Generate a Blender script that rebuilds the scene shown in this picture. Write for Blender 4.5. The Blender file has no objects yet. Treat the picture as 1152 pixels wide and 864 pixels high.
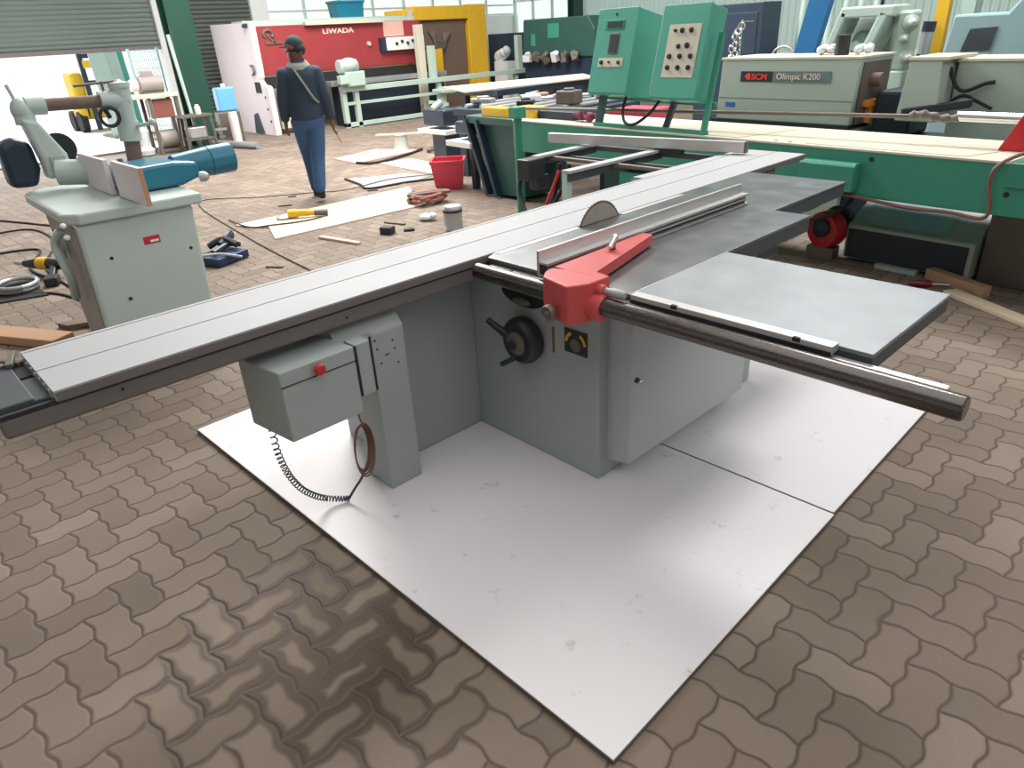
import bpy, bmesh, math, random
from mathutils import Vector, Matrix, Euler
R = math.radians
random.seed(7)
scene = bpy.context.scene
COL = scene.collection

# ------------------------------------------------------------------ camera
cam_d = bpy.data.cameras.new('camera')
cam_d.sensor_fit = 'HORIZONTAL'; cam_d.sensor_width = 36.0
cam_d.lens = 36.0 * 782.2275 / 1152.0
cam_d.clip_start = 0.02; cam_d.clip_end = 300
cam = bpy.data.objects.new('camera', cam_d); COL.objects.link(cam)
_r = Vector((0.6901341652, 0.7217626374, -0.0526643072))
_u = Vector((-0.2946769254, 0.3467381469, 0.8904707559))
_f = Vector((-0.6609692456, 0.5990253357, -0.4519826365))
_m = Matrix((_r, _u, -_f)).transposed().to_4x4()
_m.translation = Vector((0.9630567946, -1.9074424792, 1.6420583071))
cam.matrix_world = _m
scene.camera = cam

# ------------------------------------------------------------------ view, world, lights
vs = scene.view_settings
vs.view_transform = 'Standard'; vs.look = 'None'; vs.gamma = 1.0; vs.use_curve_mapping = False
vs.exposure = 0.3
world = bpy.data.worlds.new('world'); scene.world = world; world.use_nodes = True
wn = world.node_tree.nodes; wl = world.node_tree.links
bg = wn['Background']; bg.inputs['Strength'].default_value = 1.0
wtc = wn.new('ShaderNodeTexCoord'); wsep = wn.new('ShaderNodeSeparateXYZ'); wr = wn.new('ShaderNodeValToRGB')
wl.new(wtc.outputs['Generated'], wsep.inputs[0]); wl.new(wsep.outputs['Z'], wr.inputs[0]); wl.new(wr.outputs[0], bg.inputs['Color'])
wr.color_ramp.elements[0].position = 0.0; wr.color_ramp.elements[0].color = (1.0, 0.99, 0.97, 1)
wr.color_ramp.elements[1].position = 0.8; wr.color_ramp.elements[1].color = (0.86, 0.93, 1.0, 1)

def area(name, loc, size, power, rot=(0, 0, 0), color=(1, 1, 1)):
    d = bpy.data.lights.new(name, 'AREA'); d.shape = 'RECTANGLE'; d.size = size[0]; d.size_y = size[1]
    d.energy = power; d.color = color
    o = bpy.data.objects.new(name, d); o.location = loc; o.rotation_euler = rot; COL.objects.link(o)
    return o
# rooflight strips (translucent sheets in the roof, out of view), an added soft fill, and daylight in the doorway
area('rooflight_main', (-1.9, 6.0, 6.2), (1.6, 1.8), 330, color=(1.0, 0.98, 0.97))
area('rooflight_back', (-8.5, 4.0, 6.2), (5.0, 6.0), 1250, color=(1.0, 0.97, 0.93))
area('overhead_fill_front', (1.5, -1.0, 6.2), (9.0, 8.0), 230, color=(1.0, 0.98, 0.96))  # broad fill lamp added for ambient light, not a roof sheet
area('rooflight_right', (5.5, 5.0, 6.2), (3.0, 4.0), 170, color=(1.0, 0.98, 0.96))
area('doorway_daylight', (-15.2, 0.0, 1.0), (6.0, 1.5), 150, rot=(R(90), 0, R(-90)), color=(0.95, 0.98, 1.0))
sun_d = bpy.data.lights.new('sun', 'SUN'); sun_d.energy = 3.0; sun_d.angle = R(2)
sun = bpy.data.objects.new('sun', sun_d); COL.objects.link(sun)
sun.rotation_euler = (Vector((0.55, 0.15, -0.8))).to_track_quat('-Z', 'Y').to_euler()

# ------------------------------------------------------------------ materials
def lin(c):
    c = c / 255.0
    return c / 12.92 if c <= 0.04045 else ((c + 0.055) / 1.055) ** 2.4
def rgb(r, g, b): return (lin(r), lin(g), lin(b), 1.0)
MATS = {}
def mat(name, col, rough=0.5, metal=0.0, var=0.12, scale=6.0, bump=0.0, bscale=80.0, spec=0.5, streak=None, coat=0.0):
    """paint / metal / plastic with a faint noise in tone and roughness"""
    m = bpy.data.materials.new(name); m.use_nodes = True
    n = m.node_tree.nodes; l = m.node_tree.links; b = n['Principled BSDF']
    c = rgb(*col)
    tc = n.new('ShaderNodeTexCoord'); mp = n.new('ShaderNodeMapping'); l.new(tc.outputs['Object'], mp.inputs[0])
    if streak: mp.inputs['Scale'].default_value = streak
    nz = n.new('ShaderNodeTexNoise'); nz.inputs['Scale'].default_value = scale; nz.inputs['Detail'].default_value = 5
    l.new(mp.outputs[0], nz.inputs['Vector'])
    mx = n.new('ShaderNodeMix'); mx.data_type = 'RGBA'
    l.new(nz.outputs['Fac'], mx.inputs['Factor'])
    mx.inputs['A'].default_value = tuple(max(0, v * (1 - var)) for v in c[:3]) + (1,)
    mx.inputs['B'].default_value = tuple(min(1, v * (1 + var)) for v in c[:3]) + (1,)
    l.new(mx.outputs['Result'], b.inputs['Base Color'])
    mr = n.new('ShaderNodeMapRange'); mr.inputs['To Min'].default_value = max(0.03, rough - 0.08); mr.inputs['To Max'].default_value = min(1, rough + 0.08)
    l.new(nz.outputs['Fac'], mr.inputs['Value']); l.new(mr.outputs[0], b.inputs['Roughness'])
    b.inputs['Metallic'].default_value = metal
    b.inputs['Specular IOR Level'].default_value = spec
    if coat: b.inputs['Coat Weight'].default_value = coat
    if bump > 0:
        bn = n.new('ShaderNodeTexNoise'); bn.inputs['Scale'].default_value = bscale; bn.inputs['Detail'].default_value = 4
        l.new(tc.outputs['Object'], bn.inputs['Vector'])
        bp = n.new('ShaderNodeBump'); bp.inputs['Strength'].default_value = bump; bp.inputs['Distance'].default_value = 0.004
        l.new(bn.outputs['Fac'], bp.inputs['Height']); l.new(bp.outputs[0], b.inputs['Normal'])
    MATS[name] = m
    return m

M_alu   = mat('anodised_aluminium', (170, 172, 175), 0.6, 0.12, 0.03, 3)
M_alu2  = mat('bright_aluminium', (205, 203, 203), 0.4, 0.7, 0.06, 8, streak=(40, 2, 40))
M_steel = mat('ground_steel', (132, 134, 137), 0.34, 0.85, 0.3, 7, bump=0.03)
M_steelL = mat('pale_ground_steel', (146, 150, 154), 0.5, 0.65, 0.25, 7, bump=0.03)
M_edge  = mat('dark_cast_edge', (74, 80, 86), 0.55, 0.2, 0.12)
M_beam  = mat('dark_grey_beam', (112, 106, 106), 0.55, 0.1, 0.1)
M_grey  = mat('machine_grey_paint', (158, 166, 165), 0.45, 0, 0.05, 3, bump=0.05, bscale=150)
M_grey2 = mat('light_machine_grey_paint', (176, 182, 184), 0.45, 0, 0.05, 3, bump=0.05, bscale=150)
M_red   = mat('red_cast_paint', (196, 78, 78), 0.42, 0, 0.06, 4, bump=0.08, bscale=120)
M_rail  = mat('turned_steel_rail', (104, 99, 97), 0.27, 1.0, 0.10, 20, streak=(1, 8, 8))
M_chrome = mat('chrome', (225, 225, 228), 0.12, 1.0, 0.05)
M_black = mat('black_plastic', (38, 40, 46), 0.45, 0, 0.15)
M_dark  = mat('dark_recess', (30, 30, 32), 0.7, 0, 0.2)
M_bladem = mat('blade_steel', (176, 168, 158), 0.45, 0.6, 0.2, 14)
M_yellow = mat('yellow_paint', (222, 176, 40), 0.5, 0, 0.12)
M_copper = mat('brown_cable', (120, 84, 70), 0.5, 0, 0.15)
M_bluec = mat('dark_blue_cord', (36, 62, 80), 0.45, 0, 0.1)
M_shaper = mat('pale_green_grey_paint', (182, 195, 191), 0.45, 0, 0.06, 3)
M_shaperside = mat('brown_grey_tone', (150, 142, 138), 0.6, 0, 0.18, 2.5)
M_teal  = mat('teal_blue_paint', (22, 110, 136), 0.3, 0, 0.08, spec=0.6)
M_green = mat('machine_green_paint', (56, 138, 116), 0.45, 0, 0.07, 3)
M_greend = mat('dark_green_paint', (42, 82, 76), 0.5, 0, 0.12, 3)
M_greenp = mat('panel_green_paint', (80, 160, 142), 0.42, 0, 0.05, 3)
M_cream = mat('cream_enamel', (202, 197, 180), 0.5, 0, 0.05, 3)
M_olive = mat('pale_olive_enamel', (164, 176, 168), 0.45, 0, 0.05, 3)
M_shred = mat('shear_red_paint', (152, 56, 60), 0.45, 0, 0.12, 1.5)
M_shwhite = mat('shear_white_paint', (226, 214, 216), 0.5, 0, 0.1, 1.2)
M_frame = mat('pale_green_frame_paint', (178, 198, 188), 0.5, 0, 0.07)
M_ply   = mat('bare_plywood', (216, 196, 176), 0.75, 0, 0.1, 2.0, streak=(1, 9, 1))
M_wood  = mat('sawn_timber', (176, 140, 110), 0.8, 0, 0.18, 4, streak=(12, 1, 12))
M_woodp = mat('pale_timber', (204, 186, 162), 0.8, 0, 0.12, 4)
M_pinkply = mat('pink_stained_plywood', (222, 158, 146), 0.75, 0, 0.12, 1.5)
M_pink  = mat('red_plastic_crate', (214, 70, 92), 0.45, 0, 0.06)
M_blue  = mat('blue_paint', (44, 120, 180), 0.45, 0, 0.1)
M_lblue = mat('light_blue_plastic', (110, 176, 220), 0.4, 0, 0.06)
M_navy  = mat('navy_blue_paint', (34, 50, 68), 0.45, 0, 0.1)
M_dkbox = mat('blue_black_sheet', (34, 42, 54), 0.5, 0, 0.15)
M_cabblue = mat('pale_blue_grey_paint', (150, 180, 186), 0.5, 0, 0.06)
M_brown = mat('brown_sheet', (112, 92, 82), 0.6, 0, 0.12)
M_tin   = mat('galvanised_tin', (178, 180, 182), 0.42, 0.6, 0.12)
M_label = mat('white_label', (232, 232, 228), 0.5, 0, 0.02)
M_rubber = mat('black_rubber', (34, 34, 36), 0.8, 0, 0.15)
M_glassdark = mat('dark_window', (66, 74, 82), 0.2, 0, 0.06)
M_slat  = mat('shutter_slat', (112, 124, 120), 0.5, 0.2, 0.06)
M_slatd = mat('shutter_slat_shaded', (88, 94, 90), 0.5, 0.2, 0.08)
M_colg  = mat('column_green_paint', (22, 66, 54), 0.45, 0, 0.08)
M_plaster = mat('pale_wall', (210, 214, 212), 0.8, 0, 0.06)
M_yard  = mat('pale_sunlit_concrete', (240, 238, 234), 0.85, 0, 0.08, 0.6)
M_bag   = mat('plastic_bag', (214, 218, 224), 0.35, 0, 0.1)
M_skin  = mat('brown_skin', (104, 72, 58), 0.55, 0, 0.06)
M_denim = mat('blue_denim', (52, 84, 124), 0.85, 0, 0.3, 10, bump=0.2, bscale=60)
M_jacket = mat('dark_navy_jacket', (38, 54, 74), 0.8, 0, 0.2, 6, bump=0.15, bscale=40)
M_cap   = mat('dark_cap', (38, 52, 56), 0.8, 0, 0.1)
M_hood  = mat('grey_hood', (138, 140, 134), 0.85, 0, 0.1)
M_shoe  = mat('dark_shoe', (50, 40, 38), 0.6, 0, 0.1)
M_textw = mat('pale_lettering', (232, 214, 206), 0.5, 0, 0.02)
M_textr = mat('red_lettering', (226, 60, 56), 0.45, 0, 0.02)
M_rust  = mat('weathered_steel', (112, 104, 96), 0.55, 0.4, 0.2)
M_castred = mat('bright_red_paint', (190, 36, 40), 0.45, 0, 0.12)
M_orange = mat('orange_plastic', (210, 130, 50), 0.5, 0, 0.1)

# white laminated boards: faint scuffs
def mat_board():
    m = mat('white_laminate', (232, 228, 232), 0.42, 0, 0.02, 2)
    n = m.node_tree.nodes; l = m.node_tree.links; b = n['Principled BSDF']
    tc = n.new('ShaderNodeTexCoord'); nz = n.new('ShaderNodeTexNoise'); nz.inputs['Scale'].default_value = 9; nz.inputs['Detail'].default_value = 8
    nz.inputs['Roughness'].default_value = 0.7
    l.new(tc.outputs['Object'], nz.inputs['Vector'])
    rp = n.new('ShaderNodeValToRGB'); rp.color_ramp.elements[0].position = 0.62; rp.color_ramp.elements[1].position = 0.75
    l.new(nz.outputs['Fac'], rp.inputs[0])
    mx = n.new('ShaderNodeMix'); mx.data_type = 'RGBA'; l.new(rp.outputs[0], mx.inputs['Factor'])
    mx.inputs['A'].default_value = rgb(232, 228, 232); mx.inputs['B'].default_value = rgb(168, 158, 152)
    l.new(mx.outputs['Result'], b.inputs['Base Color'])
    return m
M_board = mat_board()

# interlocking zig-zag pavers laid in a 90 degree herringbone
def mat_pavers():
    m = bpy.data.materials.new('zigzag_pavers'); m.use_nodes = True
    nt = m.node_tree; n = nt.nodes; l = nt.links; b = n['Principled BSDF']
    def val(x):
        return x
    def math_(op, a, c=None, d=None):
        k = n.new('ShaderNodeMath'); k.operation = op
        for i, v in enumerate((a, c, d)):
            if v is None: continue
            if isinstance(v, (int, float)): k.inputs[i].default_value = v
            else: l.new(v, k.inputs[i])
        return k.outputs[0]
    geo = n.new('ShaderNodeNewGeometry')
    sp = n.new('ShaderNodeSeparateXYZ'); l.new(geo.outputs['Position'], sp.inputs[0])
    # small random wander of the joints
    nzw = n.new('ShaderNodeTexNoise'); nzw.inputs['Scale'].default_value = 6; nzw.inputs['Detail'].default_value = 2
    l.new(geo.outputs['Position'], nzw.inputs['Vector'])
    wsep_ = n.new('ShaderNodeSeparateColor'); l.new(nzw.outputs['Color'], wsep_.inputs[0])
    a = R(2.0); S = 1 / 0.111
    x = math_('MULTIPLY', math_('ADD', math_('MULTIPLY', sp.outputs[0], math.cos(a)), math_('MULTIPLY', sp.outputs[1], math.sin(a))), S)
    y = math_('MULTIPLY', math_('SUBTRACT', math_('MULTIPLY', sp.outputs[1], math.cos(a)), math_('MULTIPLY', sp.outputs[0], math.sin(a))), S)
    x = math_('ADD', x, math_('MULTIPLY', math_('SUBTRACT', wsep_.outputs[0], 0.5), 0.12))
    y = math_('ADD', y, math_('MULTIPLY', math_('SUBTRACT', wsep_.outputs[1], 0.5), 0.12))
    def wave(t):
        s = math_('COSINE', math_('MULTIPLY', t, 2 * math.pi))
        return math_('MULTIPLY', math_('MINIMUM', math_('MAXIMUM', math_('MULTIPLY', s, 1.05), -1.0), 1.0), 0.052)
    xw = math_('ADD', x, wave(y)); yw = math_('ADD', y, wave(x))
    i = math_('FLOOR', xw); j = math_('FLOOR', yw)
    fx = math_('FRACT', xw); fy = math_('FRACT', yw)
    t = math_('FLOORED_MODULO', math_('ADD', i, j), 4.0)
    def eq(v): return math_('COMPARE', t, float(v), 0.1)
    e0, e1, e2, e3 = eq(0), eq(1), eq(2), eq(3)
    ofx = math_('SUBTRACT', 1.0, fx); ofy = math_('SUBTRACT', 1.0, fy)
    mn = lambda *q: (math_('MINIMUM', q[0], q[1]) if len(q) == 2 else math_('MINIMUM', mn(*q[:-1]), q[-1]))
    d0 = mn(fx, fy, ofy); d1 = mn(ofx, fy, ofy); d2 = mn(fx, ofx, fy); d3 = mn(fx, ofx, ofy)
    d = math_('ADD', math_('ADD', math_('MULTIPLY', d0, e0), math_('MULTIPLY', d1, e1)), math_('ADD', math_('MULTIPLY', d2, e2), math_('MULTIPLY', d3, e3)))
    idx = math_('SUBTRACT', i, e1); idy = math_('SUBTRACT', j, e3)
    cid = n.new('ShaderNodeCombineXYZ'); l.new(idx, cid.inputs[0]); l.new(idy, cid.inputs[1])
    wnz = n.new('ShaderNodeTexWhiteNoise'); wnz.noise_dimensions = '2D'; l.new(cid.outputs[0], wnz.inputs['Vector'])
    # brick colour
    cr = n.new('ShaderNodeValToRGB'); l.new(wnz.outputs['Value'], cr.inputs[0])
    cr.color_ramp.elements[0].color = rgb(118, 105, 94); cr.color_ramp.elements[1].color = rgb(140, 127, 115)
    e = cr.color_ramp.elements.new(0.5); e.color = rgb(130, 116, 104)
    big = n.new('ShaderNodeTexNoise'); big.inputs['Scale'].default_value = 1.1; big.inputs['Detail'].default_value = 5
    l.new(geo.outputs['Position'], big.inputs['Vector'])
    br = n.new('ShaderNodeValToRGB'); l.new(big.outputs['Fac'], br.inputs[0])
    br.color_ramp.elements[0].position = 0.3; br.color_ramp.elements[0].color = (0.80, 0.78, 0.76, 1)
    br.color_ramp.elements[1].position = 0.7; br.color_ramp.elements[1].color = (1.1, 1.1, 1.1, 1)
    def mul(A, B, f=1.0):
        k = n.new('ShaderNodeMix'); k.data_type = 'RGBA'; k.blend_type = 'MULTIPLY'; k.inputs['Factor'].default_value = f
        l.new(A, k.inputs['A']); l.new(B, k.inputs['B']); return k.outputs['Result']
    c1 = mul(cr.outputs[0], br.outputs[0])
    fine = n.new('ShaderNodeTexNoise'); fine.inputs['Scale'].default_value = 160; fine.inputs['Detail'].default_value = 4
    l.new(geo.outputs['Position'], fine.inputs['Vector'])
    fr = n.new('ShaderNodeMapRange'); fr.inputs['To Min'].default_value = 0.86; fr.inputs['To Max'].default_value = 1.12
    l.new(fine.outputs['Fac'], fr.inputs['Value'])
    frc = n.new('ShaderNodeCombineColor'); [l.new(fr.outputs[0], frc.inputs[k]) for k in range(3)]
    c2 = mul(c1, frc.outputs[0])
    # damp patches soaking out of the joints near the front of the bay
    stn = n.new('ShaderNodeTexNoise'); stn.inputs['Scale'].default_value = 2.6; stn.inputs['Detail'].default_value = 4
    l.new(geo.outputs['Position'], stn.inputs['Vector'])
    dist = n.new('ShaderNodeVectorMath'); dist.operation = 'DISTANCE'; l.new(geo.outputs['Position'], dist.inputs[0]); dist.inputs[1].default_value = (-0.58, -1.34, 0)
    near = n.new('ShaderNodeMapRange'); near.inputs['From Min'].default_value = 0.15; near.inputs['From Max'].default_value = 0.7
    near.inputs['To Min'].default_value = 0.62; near.inputs['To Max'].default_value = 0.0; l.new(dist.outputs['Value'], near.inputs['Value'])
    soak = math_('ADD', math_('ADD', stn.outputs['Fac'], near.outputs[0]), math_('MULTIPLY', math_('SUBTRACT', 0.22, d), 1.3))
    sr = n.new('ShaderNodeMapRange'); sr.interpolation_type = 'SMOOTHSTEP'; sr.inputs['From Min'].default_value = 0.82; sr.inputs['From Max'].default_value = 1.06
    l.new(soak, sr.inputs['Value'])
    mk = n.new('ShaderNodeMix'); mk.data_type = 'RGBA'; l.new(sr.outputs[0], mk.inputs['Factor']); l.new(c2, mk.inputs['A'])
    dk = mul(c2, c2); mk2 = n.new('ShaderNodeRGB'); mk2.outputs[0].default_value = (0.42, 0.37, 0.34, 1)
    l.new(mul(c2, mk2.outputs[0]), mk.inputs['B'])
    # joints
    jr = n.new('ShaderNodeMapRange'); jr.interpolation_type = 'SMOOTHSTEP'; jr.inputs['From Min'].default_value = 0.012; jr.inputs['From Max'].default_value = 0.06
    l.new(d, jr.inputs['Value'])
    fin = n.new('ShaderNodeMix'); fin.data_type = 'RGBA'; l.new(jr.outputs[0], fin.inputs['Factor'])
    fin.inputs['A'].default_value = rgb(90, 76, 68); l.new(mk.outputs['Result'], fin.inputs['B'])
    l.new(fin.outputs['Result'], b.inputs['Base Color'])
    rr = n.new('ShaderNodeMapRange'); rr.inputs['To Min'].default_value = 0.8; rr.inputs['To Max'].default_value = 0.6; l.new(sr.outputs[0], rr.inputs['Value'])
    l.new(rr.outputs[0], b.inputs['Roughness'])
    hr = n.new('ShaderNodeMapRange'); hr.interpolation_type = 'SMOOTHSTEP'; hr.inputs['From Min'].default_value = 0.0; hr.inputs['From Max'].default_value = 0.10
    l.new(d, hr.inputs['Value'])
    hh = math_('ADD', hr.outputs[0], math_('ADD', math_('MULTIPLY', fine.outputs['Fac'], 0.12), math_('MULTIPLY', wnz.outputs['Value'], 0.25)))
    bp = n.new('ShaderNodeBump'); bp.inputs['Strength'].default_value = 0.7; bp.inputs['Distance'].default_value = 0.005
    l.new(hh, bp.inputs['Height']); l.new(bp.outputs[0], b.inputs['Normal'])
    return m
M_pavers = mat_pavers()

def mat_sheet(name, col, transl=0.5):
    """translucent ribbed roofing sheet / frosted pane that lets the daylight through"""
    m = bpy.data.materials.new(name); m.use_nodes = True
    n = m.node_tree.nodes; l = m.node_tree.links; out = n['Material Output']; b = n['Principled BSDF']
    b.inputs['Base Color'].default_value = rgb(*col); b.inputs['Roughness'].default_value = 0.5
    t = n.new('ShaderNodeBsdfTranslucent'); t.inputs['Color'].default_value = rgb(*col)
    mx = n.new('ShaderNodeMixShader'); mx.inputs[0].default_value = transl
    l.new(b.outputs[0], mx.inputs[1]); l.new(t.outputs[0], mx.inputs[2]); l.new(mx.outputs[0], out.inputs['Surface'])
    return m
M_sheet = mat_sheet('ribbed_translucent_sheet', (176, 196, 190), 0.4)
def mat_pane():
    m = bpy.data.materials.new('window_pane'); m.use_nodes = True
    n = m.node_tree.nodes; l = m.node_tree.links; out = n['Material Output']; b = n['Principled BSDF']
    b.inputs['Base Color'].default_value = rgb(240, 248, 248); b.inputs['Roughness'].default_value = 0.15
    t = n.new('ShaderNodeBsdfTransparent'); t.inputs['Color'].default_value = (0.94, 0.98, 0.98, 1)
    mx = n.new('ShaderNodeMixShader'); mx.inputs[0].default_value = 0.85
    l.new(b.outputs[0], mx.inputs[1]); l.new(t.outputs[0], mx.inputs[2]); l.new(mx.outputs[0], out.inputs['Surface'])
    return m
M_pane = mat_pane()

# ------------------------------------------------------------------ geometry helpers
class MB:
    """collects shapes in world coordinates; build() links them as ONE mesh object"""
    def __init__(s): s.v = []; s.f = []
    def add(s, vs, fs):
        k = len(s.v); s.v += [tuple(v) for v in vs]; s.f += [tuple(i + k for i in f) for f in fs]; return s
    def box(s, x0, y0, z0, x1, y1, z1):
        x0, x1 = sorted((x0, x1)); y0, y1 = sorted((y0, y1)); z0, z1 = sorted((z0, z1))
        return s.add([(x0, y0, z0), (x1, y0, z0), (x1, y1, z0), (x0, y1, z0), (x0, y0, z1), (x1, y0, z1), (x1, y1, z1), (x0, y1, z1)],
                     [(3, 2, 1, 0), (4, 5, 6, 7), (0, 1, 5, 4), (1, 2, 6, 5), (2, 3, 7, 6), (3, 0, 4, 7)])
    def obox(s, c, size, rot=(0, 0, 0)):
        m = Euler([R(a) for a in rot]).to_matrix(); c = Vector(c); h = [q / 2 for q in size]
        vs = [c + m @ Vector((sx * h[0], sy * h[1], sz * h[2])) for sz in (-1, 1) for sx, sy in ((-1, -1), (1, -1), (1, 1), (-1, 1))]
        return s.add(vs, [(3, 2, 1, 0), (4, 5, 6, 7), (0, 1, 5, 4), (1, 2, 6, 5), (2, 3, 7, 6), (3, 0, 4, 7)])
    def bar(s, p, q, w, h, up=(0, 0, 1)):
        """rectangular bar from p to q, w across, h along up"""
        p = Vector(p); q = Vector(q); d = (q - p).normalized(); u = Vector(up)
        a = d.cross(u)
        if a.length < 1e-4: a = d.cross(Vector((1, 0, 0)))
        a.normalize(); u = a.cross(d).normalized()
        vs = [o + a * (sx * w / 2) + u * (sz * h / 2) for o in (p, q) for sx, sz in ((-1, -1), (1, -1), (1, 1), (-1, 1))]
        return s.add(vs, [(3, 2, 1, 0), (4, 5, 6, 7), (0, 1, 5, 4), (1, 2, 6, 5), (2, 3, 7, 6), (3, 0, 4, 7)])
    def rings(s, rings, cap=True, close=True):
        n = len(rings[0]); vs = [p for r in rings for p in r]; fs = []
        for k in range(len(rings) - 1):
            for i in range(n if close else n - 1):
                j = (i + 1) % n
                fs.append((k * n + i, k * n + j, (k + 1) * n + j, (k + 1) * n + i))
        if cap:
            fs.append(tuple(range(n - 1, -1, -1))); b = (len(rings) - 1) * n; fs.append(tuple(b + i for i in range(n)))
        return s.add(vs, fs)
    def cone(s, p, q, r0, r1, n=20, cap=True):
        p = Vector(p); q = Vector(q); d = (q - p).normalized()
        a = d.orthogonal().normalized(); b = d.cross(a)
        return s.rings([[o + (a * math.cos(2 * math.pi * i / n) + b * math.sin(2 * math.pi * i / n)) * r for i in range(n)] for o, r in ((p, r0), (q, r1))], cap)
    def cyl(s, p, q, r, n=20): return s.cone(p, q, r, r, n)
    def lathe(s, prof, c, axis=(0, 0, 1), n=24):
        c = Vector(c); d = Vector(axis).normalized(); a = d.orthogonal().normalized(); b = d.cross(a)
        return s.rings([[c + d * h + (a * math.cos(2 * math.pi * i / n) + b * math.sin(2 * math.pi * i / n)) * max(r, 1e-4) for i in range(n)] for r, h in prof], True)
    def tube(s, pts, r, n=8, rad=None):
        pts = [Vector(p) for p in pts]; rings = []; a = None
        for k, p in enumerate(pts):
            d = (pts[min(k + 1, len(pts) - 1)] - pts[max(k - 1, 0)]).normalized()
            if a is None: a = d.orthogonal().normalized()
            a = (a - d * a.dot(d))
            if a.length < 1e-5: a = d.orthogonal()
            a.normalize(); b = d.cross(a); q = rad[k] if rad else r
            rings.append([p + (a * math.cos(2 * math.pi * i / n) + b * math.sin(2 * math.pi * i / n)) * q for i in range(n)])
        return s.rings(rings, True)
    def prism(s, poly, lo, hi, axis='z'):
        """poly of 2-D points extruded along axis: z -> (x,y), y -> (x,z), x -> (y,z)"""
        def P(p, h):
            return {'z': (p[0], p[1], h), 'y': (p[0], h, p[1]), 'x': (h, p[0], p[1])}[axis]
        return s.rings([[P(p, lo) for p in poly], [P(p, hi) for p in poly]], True)
    def ell(s, c, r, n=16, m=10, rot=None):
        c = Vector(c); rt = Euler([R(a) for a in rot]).to_matrix() if rot else Matrix.Identity(3)
        rings = []
        for k in range(m + 1):
            th = math.pi * k / m; z = -math.cos(th); q = max(math.sin(th), 1e-3)
            rings.append([c + rt @ Vector((r[0] * q * math.cos(2 * math.pi * i / n), r[1] * q * math.sin(2 * math.pi * i / n), r[2] * z)) for i in range(n)])
        return s.rings(rings, True)
    def quad(s, a, b, c, d): return s.add([a, b, c, d], [(0, 1, 2, 3)])
    def xf(s, m, k=0):
        s.v[k:] = [tuple(m @ Vector(v)) for v in s.v[k:]]; return s
    def bounds(s):
        xs, ys, zs = zip(*s.v); return min(xs), max(xs), min(ys), max(ys), min(zs), max(zs)
    def build(s, name, material, parent=None, bevel=0.0, smooth=False, seg=2):
        if parent is not None: o0 = Vector(parent['_o'])
        else:
            b = s.bounds(); o0 = Vector(((b[0] + b[1]) / 2, (b[2] + b[3]) / 2, b[4]))
        me = bpy.data.meshes.new(name); me.from_pydata([Vector(v) - o0 for v in s.v], [], s.f)
        bm = bmesh.new(); bm.from_mesh(me); bmesh.ops.recalc_face_normals(bm, faces=bm.faces); bm.to_mesh(me); bm.free()
        return link(name, me, material, parent, o0, bevel, smooth, seg)
def link(name, me, material, parent, o0, bevel=0.0, smooth=False, seg=2):
    if not me.materials: me.materials.append(material)
    o = bpy.data.objects.new(name, me); COL.objects.link(o)
    if parent is not None: o.parent = parent
    else: o.location = o0
    o['_o'] = tuple(o0)
    if smooth:
        for p in me.polygons: p.use_smooth = True
        try: me.set_sharp_from_angle(angle=R(40))
        except Exception: pass
    if bevel > 0:
        md = o.modifiers.new('bevel', 'BEVEL'); md.width = bevel; md.segments = seg; md.limit_method = 'ANGLE'; md.angle_limit = R(40)
        md.harden_normals = False
    return o
def thing(name, loc, label, cat, group=None):
    o = bpy.data.objects.new(name, None); o.empty_display_size = 0.1; COL.objects.link(o)
    o.location = loc; o['_o'] = tuple(loc); o['label'] = label; o['category'] = cat
    if group: o['group'] = group
    return o
def tag(o, label, cat, group=None, kind=None):
    o['label'] = label; o['category'] = cat
    if group: o['group'] = group
    if kind: o['kind'] = kind
    return o
def struct(o): o['kind'] = 'structure'; return o
def text(body, name, loc, size, xdir, up, material, parent, depth=0.004, align='LEFT', bold=0.0, sx=1.0):
    cu = bpy.data.curves.new(name, 'FONT'); cu.body = body; cu.size = size; cu.extrude = depth / 2; cu.align_x = align; cu.offset = bold
    to = bpy.data.objects.new(name, cu); COL.objects.link(to)
    dg = bpy.context.evaluated_depsgraph_get(); me = bpy.data.meshes.new_from_object(to.evaluated_get(dg))
    bpy.data.objects.remove(to)
    X = Vector(xdir).normalized(); U = Vector(up); U = (U - X * U.dot(X)).normalized(); Z = X.cross(U)
    o0 = Vector(parent['_o'])
    for v in me.vertices:
        c = v.co.copy(); v.co = Vector(loc) + X * c.x * sx + U * c.y + Z * c.z - o0
    me.materials.clear(); me.materials.append(material)
    return link(name, me, material, parent, o0)
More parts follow.
